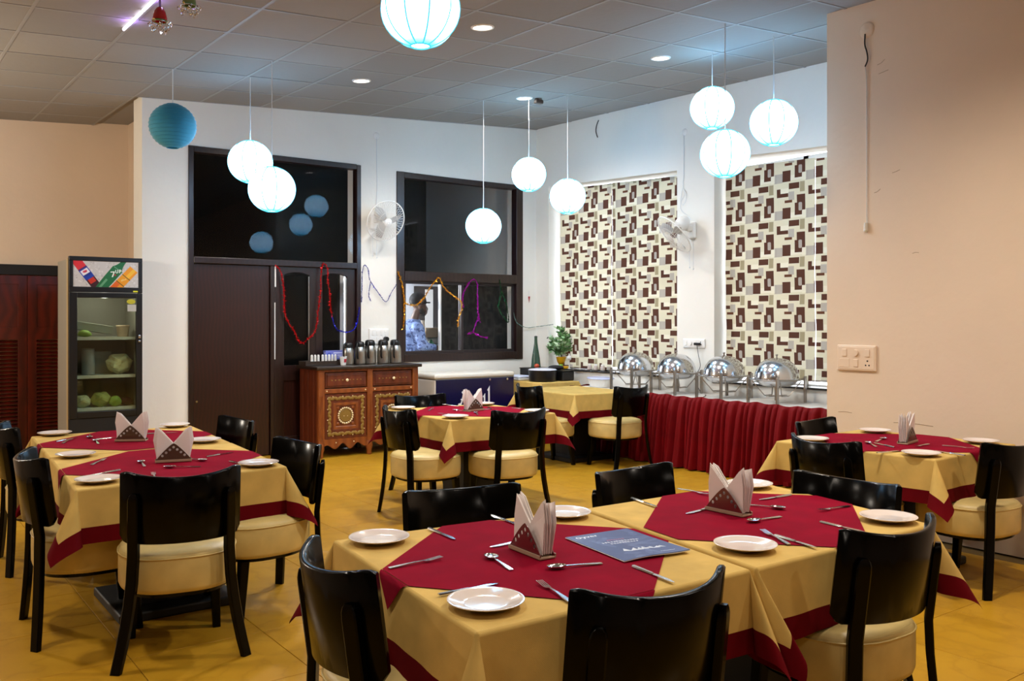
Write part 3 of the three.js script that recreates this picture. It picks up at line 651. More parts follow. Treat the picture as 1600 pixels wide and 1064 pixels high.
for (const a of [
  ['knife', 'on the back overlay edge ' + N1, [-5.915, 6.99], [-5.93, 7.245]], ['knife', 'half under the napkin holder ' + N1, [-5.70, 7.37], [-5.874, 7.385]], ['knife', 'beside the stained plate ' + N1, [-6.33, 7.738], [-6.10, 7.748]],
  ['knife', 'just below the brochure, tip over yellow cloth', [-5.658, 7.843], [-5.684, 8.05]], ['knife', 'behind the napkins, by the back edge ' + N1, [-5.60, 7.0], [-5.61, 7.15]],
  ['fork', 'at the left overlay corner ' + N1, [-6.30, 7.41], [-6.095, 7.41]], ['fork', 'right of the stained plate, half behind the chair rim', [-6.05, 8.005], [-6.01, 7.81]],
  ['spoon', 'bowl up, left of the napkin holder ' + N1, [-5.999, 7.67], [-5.956, 7.445]], ['spoon', 'in front of the napkin holder, pointing left, ' + N1, [-5.72, 7.762], [-5.905, 7.71]],
  ['knife', 'at the left overlay tip ' + N2, [-4.896, 7.02], [-4.95, 7.27]], ['knife', 'right of the napkins near the back edge ' + N2, [-4.275, 7.414], [-4.477, 7.405]], ['knife', 'left of the napkin holder, half hidden, ' + N2, [-4.76, 7.386], [-4.93, 7.411]],
  ['knife', 'close to the near left plate ' + N2, [-4.956, 7.86], [-4.987, 8.04]], ['knife', 'crossing the right overlay edge above the chair back ' + N2, [-4.632, 7.80], [-4.65, 8.034]],
  ['fork', 'at the back overlay edge ' + N2, [-4.574, 7.01], [-4.58, 7.21]], ['fork', 'tines above the near left plate ' + N2, [-5.02, 7.955], [-4.945, 7.79]], ['fork', 'at the right overlay corner ' + N2, [-4.28, 7.707], [-4.47, 7.696]],
  ['spoon', 'behind the napkin holder, pointing right, ' + N2, [-4.615, 7.42], [-4.55, 7.60]], ['spoon', 'in front of the napkin holder, pointing left, ' + N2, [-4.69, 7.667], [-4.87, 7.661]],
  ['knife', 'near the right overlay corner ' + N3, [-6.03, 4.736], [-5.86, 4.66]], ['knife', 'by the left overlay tip ' + N3, [-6.55, 4.936], [-6.71, 5.025]],
  ['fork', 'left of the spoon, near the left edge ' + N3, [-6.644, 4.69], [-6.51, 4.48]], ['fork', 'tines showing above the near chair back ' + N3, [-6.47, 5.34], [-6.43, 5.14]], ['fork', 'left of the near right plate ' + N3, [-5.978, 4.98], [-5.972, 5.17]],
  ['spoon', 'bowl up, left of the napkin holder ' + N3, [-6.41, 4.89], [-6.385, 4.70]], ['spoon', 'in front of the napkin holder ' + N3, [-6.17, 5.075], [-6.35, 4.99]], ['spoon', 'right end beside the napkin holder ' + N3, [-6.15, 4.74], [-6.09, 4.90]],
  ['knife', 'beside the far left plate ' + N4, [-6.609, 3.52], [-6.48, 3.40]], ['knife', 'just left of the napkin holder ' + N4, [-6.37, 3.555], [-6.20, 3.53]], ['knife', 'right of the napkin holder ' + N4, [-6.03, 3.459], [-5.86, 3.50]],
  ['fork', 'near the left overlay tip ' + N4, [-6.60, 3.64], [-6.51, 3.46]], ['spoon', 'bowl up, halfway to the napkin holder ' + N4, [-6.37, 3.30], [-6.41, 3.48]], ['spoon', 'nearer one of a crossed pair ' + N4, [-6.42, 3.80], [-6.40, 3.61]],
  ['knife', 'left of the near plate ' + N5, [-3.63, 3.66], [-3.72, 3.46]], ['knife', 'right of the napkin holder ' + N5, [-3.26, 3.43], [-3.06, 3.411]], ['knife', 'near the right overlay tip, by the chair rim ' + N5, [-2.94, 3.46], [-2.90, 3.66]],
  ['fork', 'at the left overlay tip ' + N5, [-3.67, 3.24], [-3.53, 3.09]], ['fork', 'behind the napkin holder ' + N5, [-3.165, 3.46], [-3.08, 3.29]],
  ['spoon', 'bowl up beside the napkin holder ' + N5, [-3.41, 3.52], [-3.49, 3.33]], ['spoon', 'at the far overlay edge ' + N5, [-3.23, 3.04], [-3.30, 2.86]], ['spoon', 'between the near plate and the napkin holder ' + N5, [-3.52, 3.78], [-3.42, 3.59]],
  ['knife', 'on the near overlay edge ' + N7, [-2.80, 6.92], [-2.61, 6.942]], ['knife', 'right of the near plate ' + N7, [-2.48, 7.27], [-2.44, 7.08]], ['knife', 'nearer the left chair ' + N7, [-2.50, 6.85], [-2.42, 6.66]],
  ['fork', 'near the right overlay corner ' + N7, [-2.173, 6.98], [-2.18, 7.17]], ['fork', 'in front of the napkin holder ' + N7, [-2.19, 6.892], [-2.38, 6.919]],
  ['spoon', 'bowl up at the far overlay corner ' + N7, [-2.35, 6.63], [-2.16, 6.58]], ['spoon', 'crossing a knife near the left chair ' + N7, [-2.57, 6.77], [-2.44, 6.62]],
]) cutlery(...a);
{
  const art = canvasTex(512, 720, (c, w, h) => {
    const g = c.createLinearGradient(0, 0, w, h); g.addColorStop(0, '#3c4c80'); g.addColorStop(.5, '#2c3d74'); g.addColorStop(1, '#445688'); c.fillStyle = g; c.fillRect(0, 0, w, h);
    let q = 3; const r = () => (q = (q * 16807) % 2147483647) / 2147483647;
    for (let i = 0; i < 26; i++) { c.fillStyle = `rgba(150,170,205,${.08 + .12 * r()})`; c.beginPath(); c.ellipse(r() * w, r() * h, 30 + r() * 130, 8 + r() * 22, r() * 3, 0, 7); c.fill(); }
    c.fillStyle = '#e4e9f2'; c.font = 'bold 60px sans-serif'; c.fillText('Oyver', 40, 92);
    const scrawl = (x, y, n, hgt, col) => { c.strokeStyle = col; c.lineWidth = hgt * .2; for (let i = 0; i < n; i++) { c.beginPath(); c.moveTo(x + i * hgt * .8, y); c.lineTo(x + i * hgt * .8 + hgt * .25 * r(), y - hgt * (.6 + .4 * r())); c.lineTo(x + (i + .65) * hgt * .8, y - hgt * .5 * r()); c.stroke(); } };
    scrawl(190, 245, 8, 22, '#c85a78'); scrawl(120, 300, 13, 28, '#e9ecf4'); scrawl(160, 345, 10, 28, '#e9ecf4');
    c.fillStyle = '#cdd6e6'; for (let i = 0; i < 7; i++) { c.beginPath(); c.moveTo(120 + i * 44, 560 - 30 * r()); c.lineTo(150 + i * 44 + 30 * r(), 480 + 40 * r()); c.lineTo(175 + i * 44, 560 + 10 * r()); c.fill(); }
    c.strokeStyle = 'rgba(40,45,60,.6)'; c.lineWidth = 5; c.beginPath(); c.moveTo(220, 540); c.lineTo(430, 500); c.stroke();
    scrawl(330, 660, 9, 16, '#d9dfec');
  });
  const t = thing('brochure', 'blue printed brochure with curling pages lying on the front crimson overlay', 'brochure', [-5.49, TOP, 7.635], -.13);
  const sheet = (lift, dx, dz) => {
    const g = new THREE.BoxGeometry(.27, .0016, .36, 14, 1, 14), p = g.attributes.position, uv = g.attributes.uv, n = g.attributes.normal;
    for (let i = 0; i < p.count; i++) {
      const u = p.getX(i) / .27 + .5, v = p.getZ(i) / .36 + .5;
      p.setXYZ(i, p.getX(i) + dx, p.getY(i) + lift * (.6 + .4 * u) + .007 * Math.pow(u, 2) * Math.pow(v, 2) + .004 * Math.sin(u * 5) * v + .001, p.getZ(i) + dz);
      uv.setXY(i, n.getY(i) > .5 ? u : .01, n.getY(i) > .5 ? 1 - v : .01);
    }
    g.computeVertexNormals(); return g;
  };
  obj('page', sheet(.001, .003, -.002), M.white, t); obj('page', sheet(.0032, -.002, .001), M.white, t);
  obj('cover', sheet(.0055, 0, 0), phys(0xffffff, .4, { map: art, specularIntensity: .5 }), t);
}

// ------------------------------------------------------------------ blinds
{
  const per = 512, blindTex = canvasTex(per, per, (c) => {
    const S = per, R = (col, x, y, w, h) => { c.fillStyle = col; for (const a of [-1, 0, 1]) for (const b of [-1, 0, 1]) c.fillRect((x + a) * S, (y + b) * S, w * S, h * S); };
    R('#dbd4b8', 0, 0, 1, 1);
    const gr = '#b5ada2', ol = '#9d9272', br = '#4c2617', lt = '#e6e0ca';
    R(gr, .38, .1, .18, .23); R(gr, -.08, .59, .26, .25); R(ol, .74, .86, .15, .27); R(lt, .13, 0, .25, .13); R(lt, .44, .66, .4, .14);
    R(br, 0, 0, .12, .22); R(br, 0, .13, .37, .10); R(br, .64, .2, .26, .42); R('#5a3019', .25, .32, .24, .07); R(br, .18, .52, .26, .3);
    R(br, .57, .41, .12, .33); R(br, .57, .62, .23, .12); R(lt, .81, .62, .12, .2); R(br, .39, .87, .33, .16);
    c.fillStyle = '#aaa298'; c.beginPath(); c.roundRect?.(.69 * S, .41 * S, .11 * S, .22 * S, .03 * S); c.fill();
    c.globalAlpha = .22; c.strokeStyle = '#6b6256'; c.lineWidth = 2;
    for (const [x, y, w, h] of [[.38, .1, .18, .23], [0, .59, .18, .25], [.92, .59, .08, .25]]) for (let i = 0; i < 12; i++) { c.beginPath(); c.moveTo((x + w * i / 12) * S, y * S); c.lineTo((x + w * i / 12) * S, (y + h) * S); c.stroke(); }
    c.globalAlpha = .12; for (let i = 0; i < 128; i++) { c.beginPath(); c.moveTo(0, i * 4); c.lineTo(S, i * 4); c.stroke(); }
    c.globalAlpha = 1;
  });
  blindTex.repeat.set(1 / .385, 1 / .385);
  const fabric = (through) => phys(0xffffff, .95, { map: blindTex, transmission: through, thickness: 0, ...DS });
  const mats = [fabric(.26), fabric(.06), fabric(.08), fabric(.08)];
  const defs = [
    ['patterned brown and cream blind nearest the room corner, glowing with daylight', .345, 1.392, .905, .905, 3.345, 3.295, 0, 0],
    ['patterned brown and cream blind of the first window, beside the wall fan', 1.397, 2.655, .95, .95, 3.30, 3.235, .12, 1],
    ['wide patterned brown and cream blind behind the chafing dishes on the right', 3.255, 4.406, .935, .93, 3.225, 3.185, -.24, 2],
    ['sliver of patterned blind cut off by the beige wall', 4.411, 5.23, .93, .93, 3.175, 3.14, -.24, 3],
  ];
  for (const [label, z0, z1, b0, b1, t0, t1, off, mi] of defs) {
    const t = thing('window_blind', label, 'blind', [.16, 0, (z0 + z1) / 2], 0, 'patterned fabric blinds');
    const nz = 26, ny = 44, pos = [], uv = [], idx = [], zc = (z0 + z1) / 2;
    for (let j = 0; j <= ny; j++) for (let i = 0; i <= nz; i++) {
      const a = i / nz, v = j / ny, z = z0 + (z1 - z0) * a, yb = b0 + (b1 - b0) * a, yt = t0 + (t1 - t0) * a, y = yb + (yt - yb) * v;
      const fold = .004 * Math.sin(v * 34) * (1 - v * .5) + .006 * Math.sin(a * 5 + v * 3) * (1 - v) + .012 * Math.pow(Math.abs(2 * a - 1), 6) * (1 - v) * Math.sin(v * 9);
      pos.push(-.012 + fold, y, z - zc); uv.push(z + off * .385, -(y - 3.3) * -1);
    }
    for (let j = 0; j < ny; j++) for (let i = 0; i < nz; i++) { const a = j * (nz + 1) + i, b = a + 1, c = a + nz + 1, d = c + 1; idx.push(a, c, b, b, c, d); }
    const g = new THREE.BufferGeometry(); g.setAttribute('position', new THREE.Float32BufferAttribute(pos, 3)); g.setAttribute('uv', new THREE.Float32BufferAttribute(uv, 2)); g.setIndex(idx); g.computeVertexNormals();
    obj('fabric', g, mats[mi], t);
    obj('head_rail', [bar(V(.004, t0 - .012, z0 - zc + .005), V(.004, t1 - .012, z1 - zc - .005), .02, .02)], M.offwhite, t);
    for (let k = 1; k <= 4; k++) { const v = k / 5, y = b0 + (t0 - b0) * v; obj('batten', [bar(V(.004, y, z0 - zc + .01), V(.004, y + (b1 - b0 + t1 - t0) / 2, z1 - zc - .01), .008, .008)], M.offwhite, t); }
    obj('bottom_bar', [bar(V(.002, b0 + .008, z0 - zc + .004), V(.002, b1 + .008, z1 - zc - .004), .014, .012)], M.offwhite, t);
  }
}

// ------------------------------------------------------------------ drinks cooler on the left
{
  const x0 = -5.945, x1 = -5.25, zf = .1, zb = -.52, w = x1 - x0, xc = (x0 + x1) / 2;
  const t = thing('drinks_cooler', 'tall black glass-door drinks cooler with bottle pictures on its lit header', 'refrigerator', [xc, 0, 0]);
  const X = w / 2;
  obj('cabinet', [span(-X, X, .08, .16, zb, zf - .05), span(-X, -X + .035, .16, 2.16, zb, zf - .05), span(X - .035, X, .16, 2.16, zb, zf - .05), span(-X + .0355, X - .0355, .161, 2.16, zb, zb + .03), span(-X + .036, X - .036, 1.84, 2.158, zb + .032, zf - .062)], std(0x8f8a80, .5), t);
  obj('plinth', [span(-X + .02, X - .02, 0, .08, zb + .04, zf - .07)], M.blackMatte, t);
  obj('lower_panel', [span(-X, X, .08, .56, zf - .05, zf - .01, .006)], M.blackMatte, t);
  const header = obj('header_frame', [span(-X, X, 1.83, 1.885, zf - .06, zf, .005), span(-X, X, 2.145, 2.19, zf - .06, zf, .005), span(-X, -X + .035, 1.885, 2.145, zf - .06, zf, .005), span(X - .04, X, 1.885, 2.145, zf - .06, zf, .005)], M.blackPlastic, t);
  const art = canvasTex(720, 312, (c, W2, H2) => {
    c.fillStyle = '#c9c6c4'; c.fillRect(0, 0, W2, H2);
    let q = 5; const r = () => (q = (q * 16807) % 2147483647) / 2147483647;
    for (let i = 0; i < 150; i++) { c.fillStyle = ['#e6e4e4', '#a9a6a8', '#8d8b90', '#d8d6d8'][Math.floor(r() * 4)]; c.globalAlpha = .5; c.beginPath(); c.ellipse(r() * W2, r() * H2, 4 + r() * 16, 3 + r() * 9, r() * 3, 0, 7); c.fill(); }
    c.globalAlpha = 1;
    const limb = (x, y, ang, draw) => { c.save(); c.translate(x, y); c.rotate(ang); draw(); c.restore(); };
    limb(120, 120, -.62, () => {                                 // cola bottle
      c.fillStyle = '#d8303a'; c.fillRect(-52, -170, 104, 130); c.fillStyle = '#3a1220'; c.fillRect(-52, 110, 104, 130); c.fillStyle = '#c4321e'; c.fillRect(-36, 100, 74, 70);
      c.fillStyle = '#4b2a66'; c.fillRect(-54, -44, 108, 14); c.fillStyle = '#1d3fa8'; c.fillRect(-54, -30, 108, 140);
      c.fillStyle = '#e9e6ee'; c.fillRect(-44, -18, 88, 62); c.fillStyle = '#c62a45'; c.beginPath(); c.ellipse(0, 8, 26, 15, .3, 0, 7); c.fill();
      c.fillStyle = '#12308c'; c.beginPath(); c.ellipse(4, 44, 50, 26, 0, 0, Math.PI); c.fill(); c.fillStyle = '#e9e6ee'; c.font = 'bold 20px sans-serif'; c.fillText('pepsi', -24, -2);
    });
    limb(420, 170, .66, () => {                                  // green bottle
      c.fillStyle = '#1d6b3f'; c.beginPath(); c.moveTo(-24, -230); c.lineTo(24, -230); c.quadraticCurveTo(26, -150, 64, -100); c.lineTo(62, 60); c.lineTo(54, 260); c.lineTo(-54, 260); c.lineTo(-62, 60); c.lineTo(-64, -100); c.quadraticCurveTo(-26, -150, -24, -230); c.fill();
      c.fillStyle = 'rgba(190,225,190,.45)'; c.fillRect(-30, 70, 26, 190); c.fillStyle = 'rgba(220,240,220,.35)'; c.fillRect(-50, -110, 100, 14);
    });
    c.save(); c.translate(395, 165); c.rotate(-.08); c.fillStyle = '#eef3ee'; c.font = 'bold 96px sans-serif'; c.fillText('7', 10, 25); c.font = 'bold 58px sans-serif'; c.fillText('UP', 62, -20); c.fillStyle = '#b03040'; c.beginPath(); c.arc(62, 2, 11, 0, 7); c.fill(); c.restore();
    limb(555, 215, .72, () => {                                  // orange drink
      c.fillStyle = '#ee9a1c'; c.fillRect(-56, -170, 112, 360); c.fillStyle = '#f3bd35'; c.fillRect(-10, -170, 40, 130); c.fillStyle = '#e0661b'; c.fillRect(-56, 70, 60, 120);
      c.fillStyle = '#6a5b1c'; c.fillRect(-58, -42, 116, 10); c.fillRect(-58, 62, 116, 10); c.fillStyle = '#e79a1e'; c.fillRect(-52, -30, 104, 90);
      c.fillStyle = '#f2d890'; c.font = 'bold 30px sans-serif'; c.rotate(-1.1); c.fillText('slice', -38, 12);
    });
  });
  const sign = new THREE.BoxGeometry(w - .075, .26, .012).translate(.0, 2.015, zf - .012);
  obj('header_print', sign, phys(0xffffff, .35, { map: art, clearcoat: .4 }), t);
  const door = obj('door', [span(-X, -X + .075, .56, 1.825, zf - .05, zf, .006), span(X - .06, X, .56, 1.825, zf - .05, zf, .006), span(-X + .075, X - .06, 1.775, 1.825, zf - .05, zf, .006), span(-X + .075, X - .06, .56, .625, zf - .05, zf, .006)], M.blackPlastic, t);
  obj('pane', [span(-X + .07, X - .055, .62, 1.78, zf - .03, zf - .025)], phys(0xe9efe6, .03, { transmission: 1, thickness: 0, ior: 1.4, ...DS }), door);
  obj('handle', [span(X - .045, X - .02, 1.36, 1.395, zf - .002, zf + .02, .006), span(X - .045, X - .02, 1.32, 1.342, zf - .002, zf + .02, .006)], M.steel, door);
  obj('switch_light', [span(.255, .3, 1.838, 1.852, zf, zf + .004, .001)], std(0xc4c21c, .4, { emissive: new THREE.Color(.6, .6, .05), emissiveIntensity: .3 }), t);
  obj('energy_label', [lathe([[0, .002], [.034, .002], [.034, 0]], 24).scale(1.25, 1, .72).rotateX(Math.PI / 2).translate(.235, 1.74, zf + .001)], std(0xb8b22a, .6), t);
  obj('white_tag', [span(.2, .285, 1.64, 1.708, zf - .0005, zf + .002)], std(0xb9b8b2, .6), t);
  for (const y of [1.375, .985, .655]) obj('shelf', [span(-X + .04, X - .04, y - .02, y, zb + .04, zf - .06), span(-X + .04, X - .04, y - .028, y + .003, zf - .064, zf - .052)], std(0xc9c7be, .4), t);
  obj('side_trim', [span(-X - .004, -X + .002, .1, 2.17, zf - .12, zf - .05)], std(0xb09a6e, .4), t);
  obj('inner_light', [span(-X + .05, X - .05, 1.80, 1.815, zf - .16, zf - .1)], std(0xffffff, .5, { emissive: new THREE.Color(1, .98, .9), emissiveIntensity: 3 }), t);
  const lamp = new THREE.PointLight(new THREE.Color(1, .97, .85), .22, 0, 2); lamp.name = 'cooler_light'; lamp.position.set(xc, 1.76, zf - .13); lamp.castShadow = true; scene.add(lamp);
  // goods inside
  const veg = (r, sx, sy) => { const g = new THREE.IcosahedronGeometry(r, 3), p = g.attributes.position; for (let i = 0; i < p.count; i++) { const k = 1 + .1 * Math.sin(p.getX(i) * 60 + 2) * Math.sin(p.getY(i) * 55) + .06 * Math.sin(p.getZ(i) * 90); p.setXYZ(i, p.getX(i) * k * sx, p.getY(i) * k * sy, p.getZ(i) * k); } g.computeVertexNormals(); return uvm(g.translate(0, r * sy * 1.02, 0)); };
  const inside = (name, label, cat, x, y, z, geo, mat) => { const o = tag(obj(name, geo, mat), label, cat); o.position.set(xc + x, y, z); return o; };
  const bag = std(0xb6b48a, .5), pale = std(0xa3a75e, .6), lime = std(0x7f9a3a, .6);
  inside('food_carton', 'long pale carton lying tilted on the cooler top shelf', 'carton', -.1, 1.377, -.12, [box(.36, .085, .2, 0, .045, 0, .006).rotateZ(-.16).translate(0, .05, 0)], std(0x8b8a7e, .7));
  inside('melon', 'green gourd under the tilted carton in the cooler', 'gourd', -.19, 1.376, .0, veg(.05, 1.3, .7), lime);
  inside('plastic_tub', 'small pale tub at the right of the cooler top shelf', 'tub', .2, 1.376, -.1, [lathe([[0, 0], [.055, 0], [.062, .1], [.066, .105], [.066, .12], [0, .122]], 24)], std(0xb49a80, .5));
  inside('steel_canister', 'grey upright canister on the cooler second shelf', 'canister', -.13, .986, -.12, [lathe([[0, 0], [.06, 0], [.063, .01], [.063, .24], [.058, .25], [.058, .27], [0, .275]], 28)], std(0x8b8e90, .5));
  inside('cheese_block', 'large cream wrapped bundle on the cooler second shelf', 'bundle', .17, .986, -.14, veg(.11, 1.15, .95), std(0xd8cfa0, .7));
  inside('white_box', 'white box standing at the back of the cooler second shelf', 'box', .0, .986, -.36, [box(.26, .23, .12, 0, .115, 0, .006)], std(0xa9aaa6, .6));
  inside('cabbage', 'pale cabbage in a bag on the cooler third shelf, left', 'vegetable', -.2, .656, -.08, veg(.075, 1.1, .85), bag);
  inside('cabbage', 'green cabbage in a bag on the cooler third shelf, middle', 'vegetable', -.02, .656, -.09, veg(.085, 1.1, .9), pale);
  inside('cabbage', 'lime green vegetable on the cooler third shelf, right of middle', 'vegetable', .11, .656, -.04, veg(.06, 1, .9), lime);
  inside('onion_bag', 'dark red bag at the right of the cooler third shelf', 'bag', .23, .656, -.12, veg(.07, 1, .6), std(0x4d1226, .7));
}

// ------------------------------------------------------------------ carved sideboard and what stands on it
{
  const x0 = -3.50, x1 = -2.225, zf = .575, zb = .05, w = x1 - x0, X = w / 2;
  const t = thing('carved_sideboard', 'carved reddish wooden sideboard with brass and bone inlay on drawers and doors', 'sideboard', [(x0 + x1) / 2, 0, 0]);
  obj('top_board', [span(-X - .035, X + .035, .992, 1.027, zb - .03, zf + .035, .008)], M.topBoard, t);
  obj('side_panel', [span(-X + .002, -X + .03, .12, .992, zb, zf - .04)], M.woodDark, t); obj('side_panel', [span(X - .03, X - .002, .12, .992, zb, zf - .04)], M.woodDark, t);
  obj('back_panel', [span(-X + .03, X - .03, .12, .99, zb, zb + .015)], M.woodDark, t);
  obj('carcass', [span(-X + .03, X - .03, .15, .17, zb, zf - .03), span(-X + .03, X - .03, .72, .745, zb, zf - .03)], M.woodDark, t);
  obj('side_moulding', [.05, .2, .35].flatMap((z) => [span(-X - .004, -X + .004, .14, .97, zb + .02 + z, zb + .045 + z, .004)]), M.woodDark, t);
  for (const [a, b] of [[-X, -X + .075], [-.035, .035], [X - .075, X]]) {
    obj('post', [span(a, b, .16, .992, zf - .05, zf, .006), ...[0, 1, 2].map((k) => span(a + .012 + k * (b - a - .024) / 3, a + .012 + (k + .7) * (b - a - .024) / 3, .2, .7, zf, zf + .005, .002))], M.wood, t);
    obj('foot', [lathe([[.022, 0], [.03, .012], [.028, .05], [.042, .1], [.036, .15], [.03, .165]], 16).translate((a + b) / 2, 0, zf - .03)], M.wood, t);
  }
  for (const x of [-X + .04, X - .04]) obj('foot', [lathe([[.022, 0], [.03, .012], [.028, .05], [.04, .1], [.03, .15]], 14).translate(x, 0, zb + .04)], M.woodDark, t);
  obj('rail', [span(-X + .075, X - .075, .965, .992, zf - .045, zf - .006, .003), span(-X + .075, X - .075, .725, .775, zf - .045, zf - .002, .003)], M.wood, t);
  const apron = []; for (let i = 0; i <= 60; i++) { const u = i / 60; apron.push([-X + .06 + (w - .12) * u, .125 + .028 * Math.sin(u * Math.PI * 12) * (1 - .3 * Math.cos(u * Math.PI * 4))]); }
  obj('apron', [uvm(plate2d(poly([...apron, [X - .06, .21], [-X + .06, .21]]), .03, .004).translate(0, 0, zf - .045))], M.wood, t);
  const dot = (x, y, z, r, h = .006) => new THREE.SphereGeometry(r, 10, 6).scale(1, 1, h / r).translate(x, y, z);
  const leafBump = (x, y, z, a, l, wd) => new THREE.SphereGeometry(1, 8, 5).scale(l, wd, .006).rotateZ(a).translate(x, y, z);
  obj('apron_inlay', [-.42, -.2, 0, .2, .42].map((x) => dot(x, .165, zf - .014, .008)), M.bone, t);
  for (const s of [-1, 1]) {
    const a = s < 0 ? -X + .085 : .045, b = s < 0 ? -.045 : X - .085, xm = (a + b) / 2;
    const d = obj('drawer', [span(a, b, .785, .955, zf - .05, zf - .012, .005), span(a + .02, b - .02, .805, .935, zf - .015, zf - .002, .006)], M.woodDark, t);
    obj('drawer_inlay', [-4, -3, -2, -1, 1, 2, 3, 4].map((k) => dot(xm + k * (b - a) * .088, .87, zf - .002, .008, .004)), M.olive, d);
    obj('knob', [lathe([[0, .03], [.012, .028], [.018, .02], [.014, .01], [.007, .004], [.007, 0]], 16).rotateX(Math.PI / 2).translate(xm, .87, zf)], M.bone, d);
    obj('rail_inlay', [dot(a + .015, .75, zf, .009), dot(b - .015, .75, zf, .009)], M.bone, d);
    const y0 = .215, y1 = .715, ym = (y0 + y1) / 2, door = obj('door', [uvm(plate2d(ringShape(rect(a, b, y0, y1), [rect(a + .095, b - .095, y0 + .095, y1 - .095).reverse()]), .03, .005).translate(0, 0, zf - .042)), span(a + .09, b - .09, y0 + .09, y1 - .09, zf - .04, zf - .026)], M.woodDark, t);
    obj('panel_frame', [uvm(plate2d(ringShape(rect(a + .1, b - .1, y0 + .1, y1 - .1), [rect(a + .128, b - .128, y0 + .128, y1 - .128).reverse()]), .018, .005).translate(0, 0, zf - .03)), uvm(plate2d(ringShape(rect(a + .136, b - .136, y0 + .136, y1 - .136), [rect(a + .142, b - .142, y0 + .142, y1 - .142).reverse()]), .006, .001).translate(0, 0, zf - .028))], M.wood, door);
    const leaves = [], pearls = [];
    for (let k = 0; k < 11; k++) for (const e of [0, 1]) {
      const u = (k + .5) / 11, xx = a + .03 + (b - a - .06) * u, yy = y0 + .03 + (y1 - y0 - .06) * u, ang = (k % 2 ? .6 : -.6);
      leaves.push(leafBump(xx, e ? y1 - .05 : y0 + .05, zf - .009, ang, .03, .019), leafBump(e ? b - .05 : a + .05, yy, zf - .009, Math.PI / 2 + ang, .03, .019));
      if (k % 3 === 1) pearls.push(dot(xx, (e ? y1 : y0) + (e ? -.028 : .028), zf - .009, .006), dot(e ? b - .026 : a + .026, yy, zf - .009, .006));
    }
    obj('carved_border', leaves, M.olive, door);
    obj('border_inlay', pearls, M.bone, door);
    const ring = []; for (let k = 0; k < 22; k++) { const q = k / 22 * Math.PI * 2; ring.push(dot(xm + Math.cos(q) * .088, ym + Math.sin(q) * .088, zf - .022, .0115, .01)); }
    obj('inlay_ring', [...ring, dot(xm - .022, ym - .005, zf - .018, .005), dot(xm + .022, ym - .005, zf - .018, .005)], M.bone, door);
    obj('medallion', [lathe([[0, .006], [.056, .006], [.062, .003], [.068, .009], [.074, 0]], 36).rotateX(Math.PI / 2).translate(xm, ym, zf - .026)], M.olive, door);
    for (const [u, v] of [[-1, -1], [1, -1], [-1, 1], [1, 1]]) obj('corner_rosette', [lathe([[0, .006], [.008, .004], [.014, .006], [.018, 0]], 12).rotateX(Math.PI / 2).translate(xm + u * .092, ym + v * .092, zf - .025)], M.wood, door);
  }
  // vacuum flasks
  const f = thing('vacuum_flask', '', 'flask', [0, 0, 0], 0, 'steel vacuum flasks on the sideboard');
  obj('body', [lathe([[0, .002], [.068, .002], [.074, .008], [.075, .14], [.071, .175], [.06, .205], [.054, .215]], 36)], M.brushed, f);
  obj('lid', [lathe([[.056, .21], [.06, .222], [.058, .25], [.05, .272], [.03, .28], [0, .281]], 28)], M.blackPlastic, f);
  obj('spout', [loft([[0, .028, .05], [.5, .02, .072], [1, .01, .085]].map(([q, hw, z]) => [V(-hw, .215 + q * .03, z), V(hw, .215 + q * .03, z), V(hw * .7, .252, z - .006), V(-hw * .7, .252, z - .006)]))], M.blackPlastic, f);
  obj('handle', [tube([V(0, .25, -.05), V(0, .262, -.085), V(0, .235, -.11), V(0, .15, -.112), V(0, .085, -.1), V(0, .07, -.074)], .011, 20, 8)], M.blackPlastic, f);
  obj('base', [lathe([[0, 0], [.07, 0], [.072, .006], [.07, .009]], 28)], M.blackPlastic, f);
  const spots = [['steel flask with black top, leftmost of five on the sideboard', -2.99, .26, 2.2, .92], ['steel flask with black top, second from left on the sideboard', -2.835, .25, 2.4, .96], ['steel flask with black top, middle one of five on the sideboard', -2.685, .22, 2.5, 1.02], ['steel flask with black top, second from right, before the switch plate', -2.52, .24, 2.45, 1.02], ['steel flask with black top, rightmost of five on the sideboard', -2.36, .25, 2.5, 1.02]];
  spots.forEach(([l, x, z, a, k], i) => { const o = i ? dup(f, l, [x, 1.0275, z], a) : f; o.position.set(x, 1.0275, z); o.rotation.y = a; o.scale.setScalar(k); o.userData.label = l; });
  // tray with the small upright cups, printed box and paper cup
  const tr = thing('wooden_tray', 'dark low wooden tray at the back left of the sideboard', 'tray', [-3.23, 1.0275, .19]);
  obj('tray_base', [span(-.3, .3, 0, .012, -.1, .1, .003)], M.topBoard, tr);
  obj('tray_rim', [span(-.3, .3, .01, .05, .09, .1, .003), span(-.3, .3, .01, .05, -.1, -.09, .003), span(-.3, -.29, .01, .05, -.09, .09, .003), span(.29, .3, .01, .05, -.09, .09, .003)], M.topBoard, tr);
  const cup = thing('shaker', '', 'shaker', [0, 0, 0], 0, 'white shakers on the sideboard tray');
  obj('body', [lathe([[0, 0], [.015, 0], [.0155, .01], [.0145, .09], [.013, .1], [.009, .106], [0, .107]], 14)], M.plastic, cup);
  for (let i = 0; i < 8; i++) { const l = ['leftmost', 'second from left', 'third from left', 'fourth from left', 'fifth from left', 'sixth from left', 'seventh from left', 'rightmost'][i] + ' of the eight small white shakers on the sideboard tray'; const p = [-3.40 + i * .042 + (i > 2 ? .014 : 0), 1.0401, .16 - .004 * i]; const o = i ? dup(cup, l, p) : cup; o.position.set(...p); o.userData.label = l; }
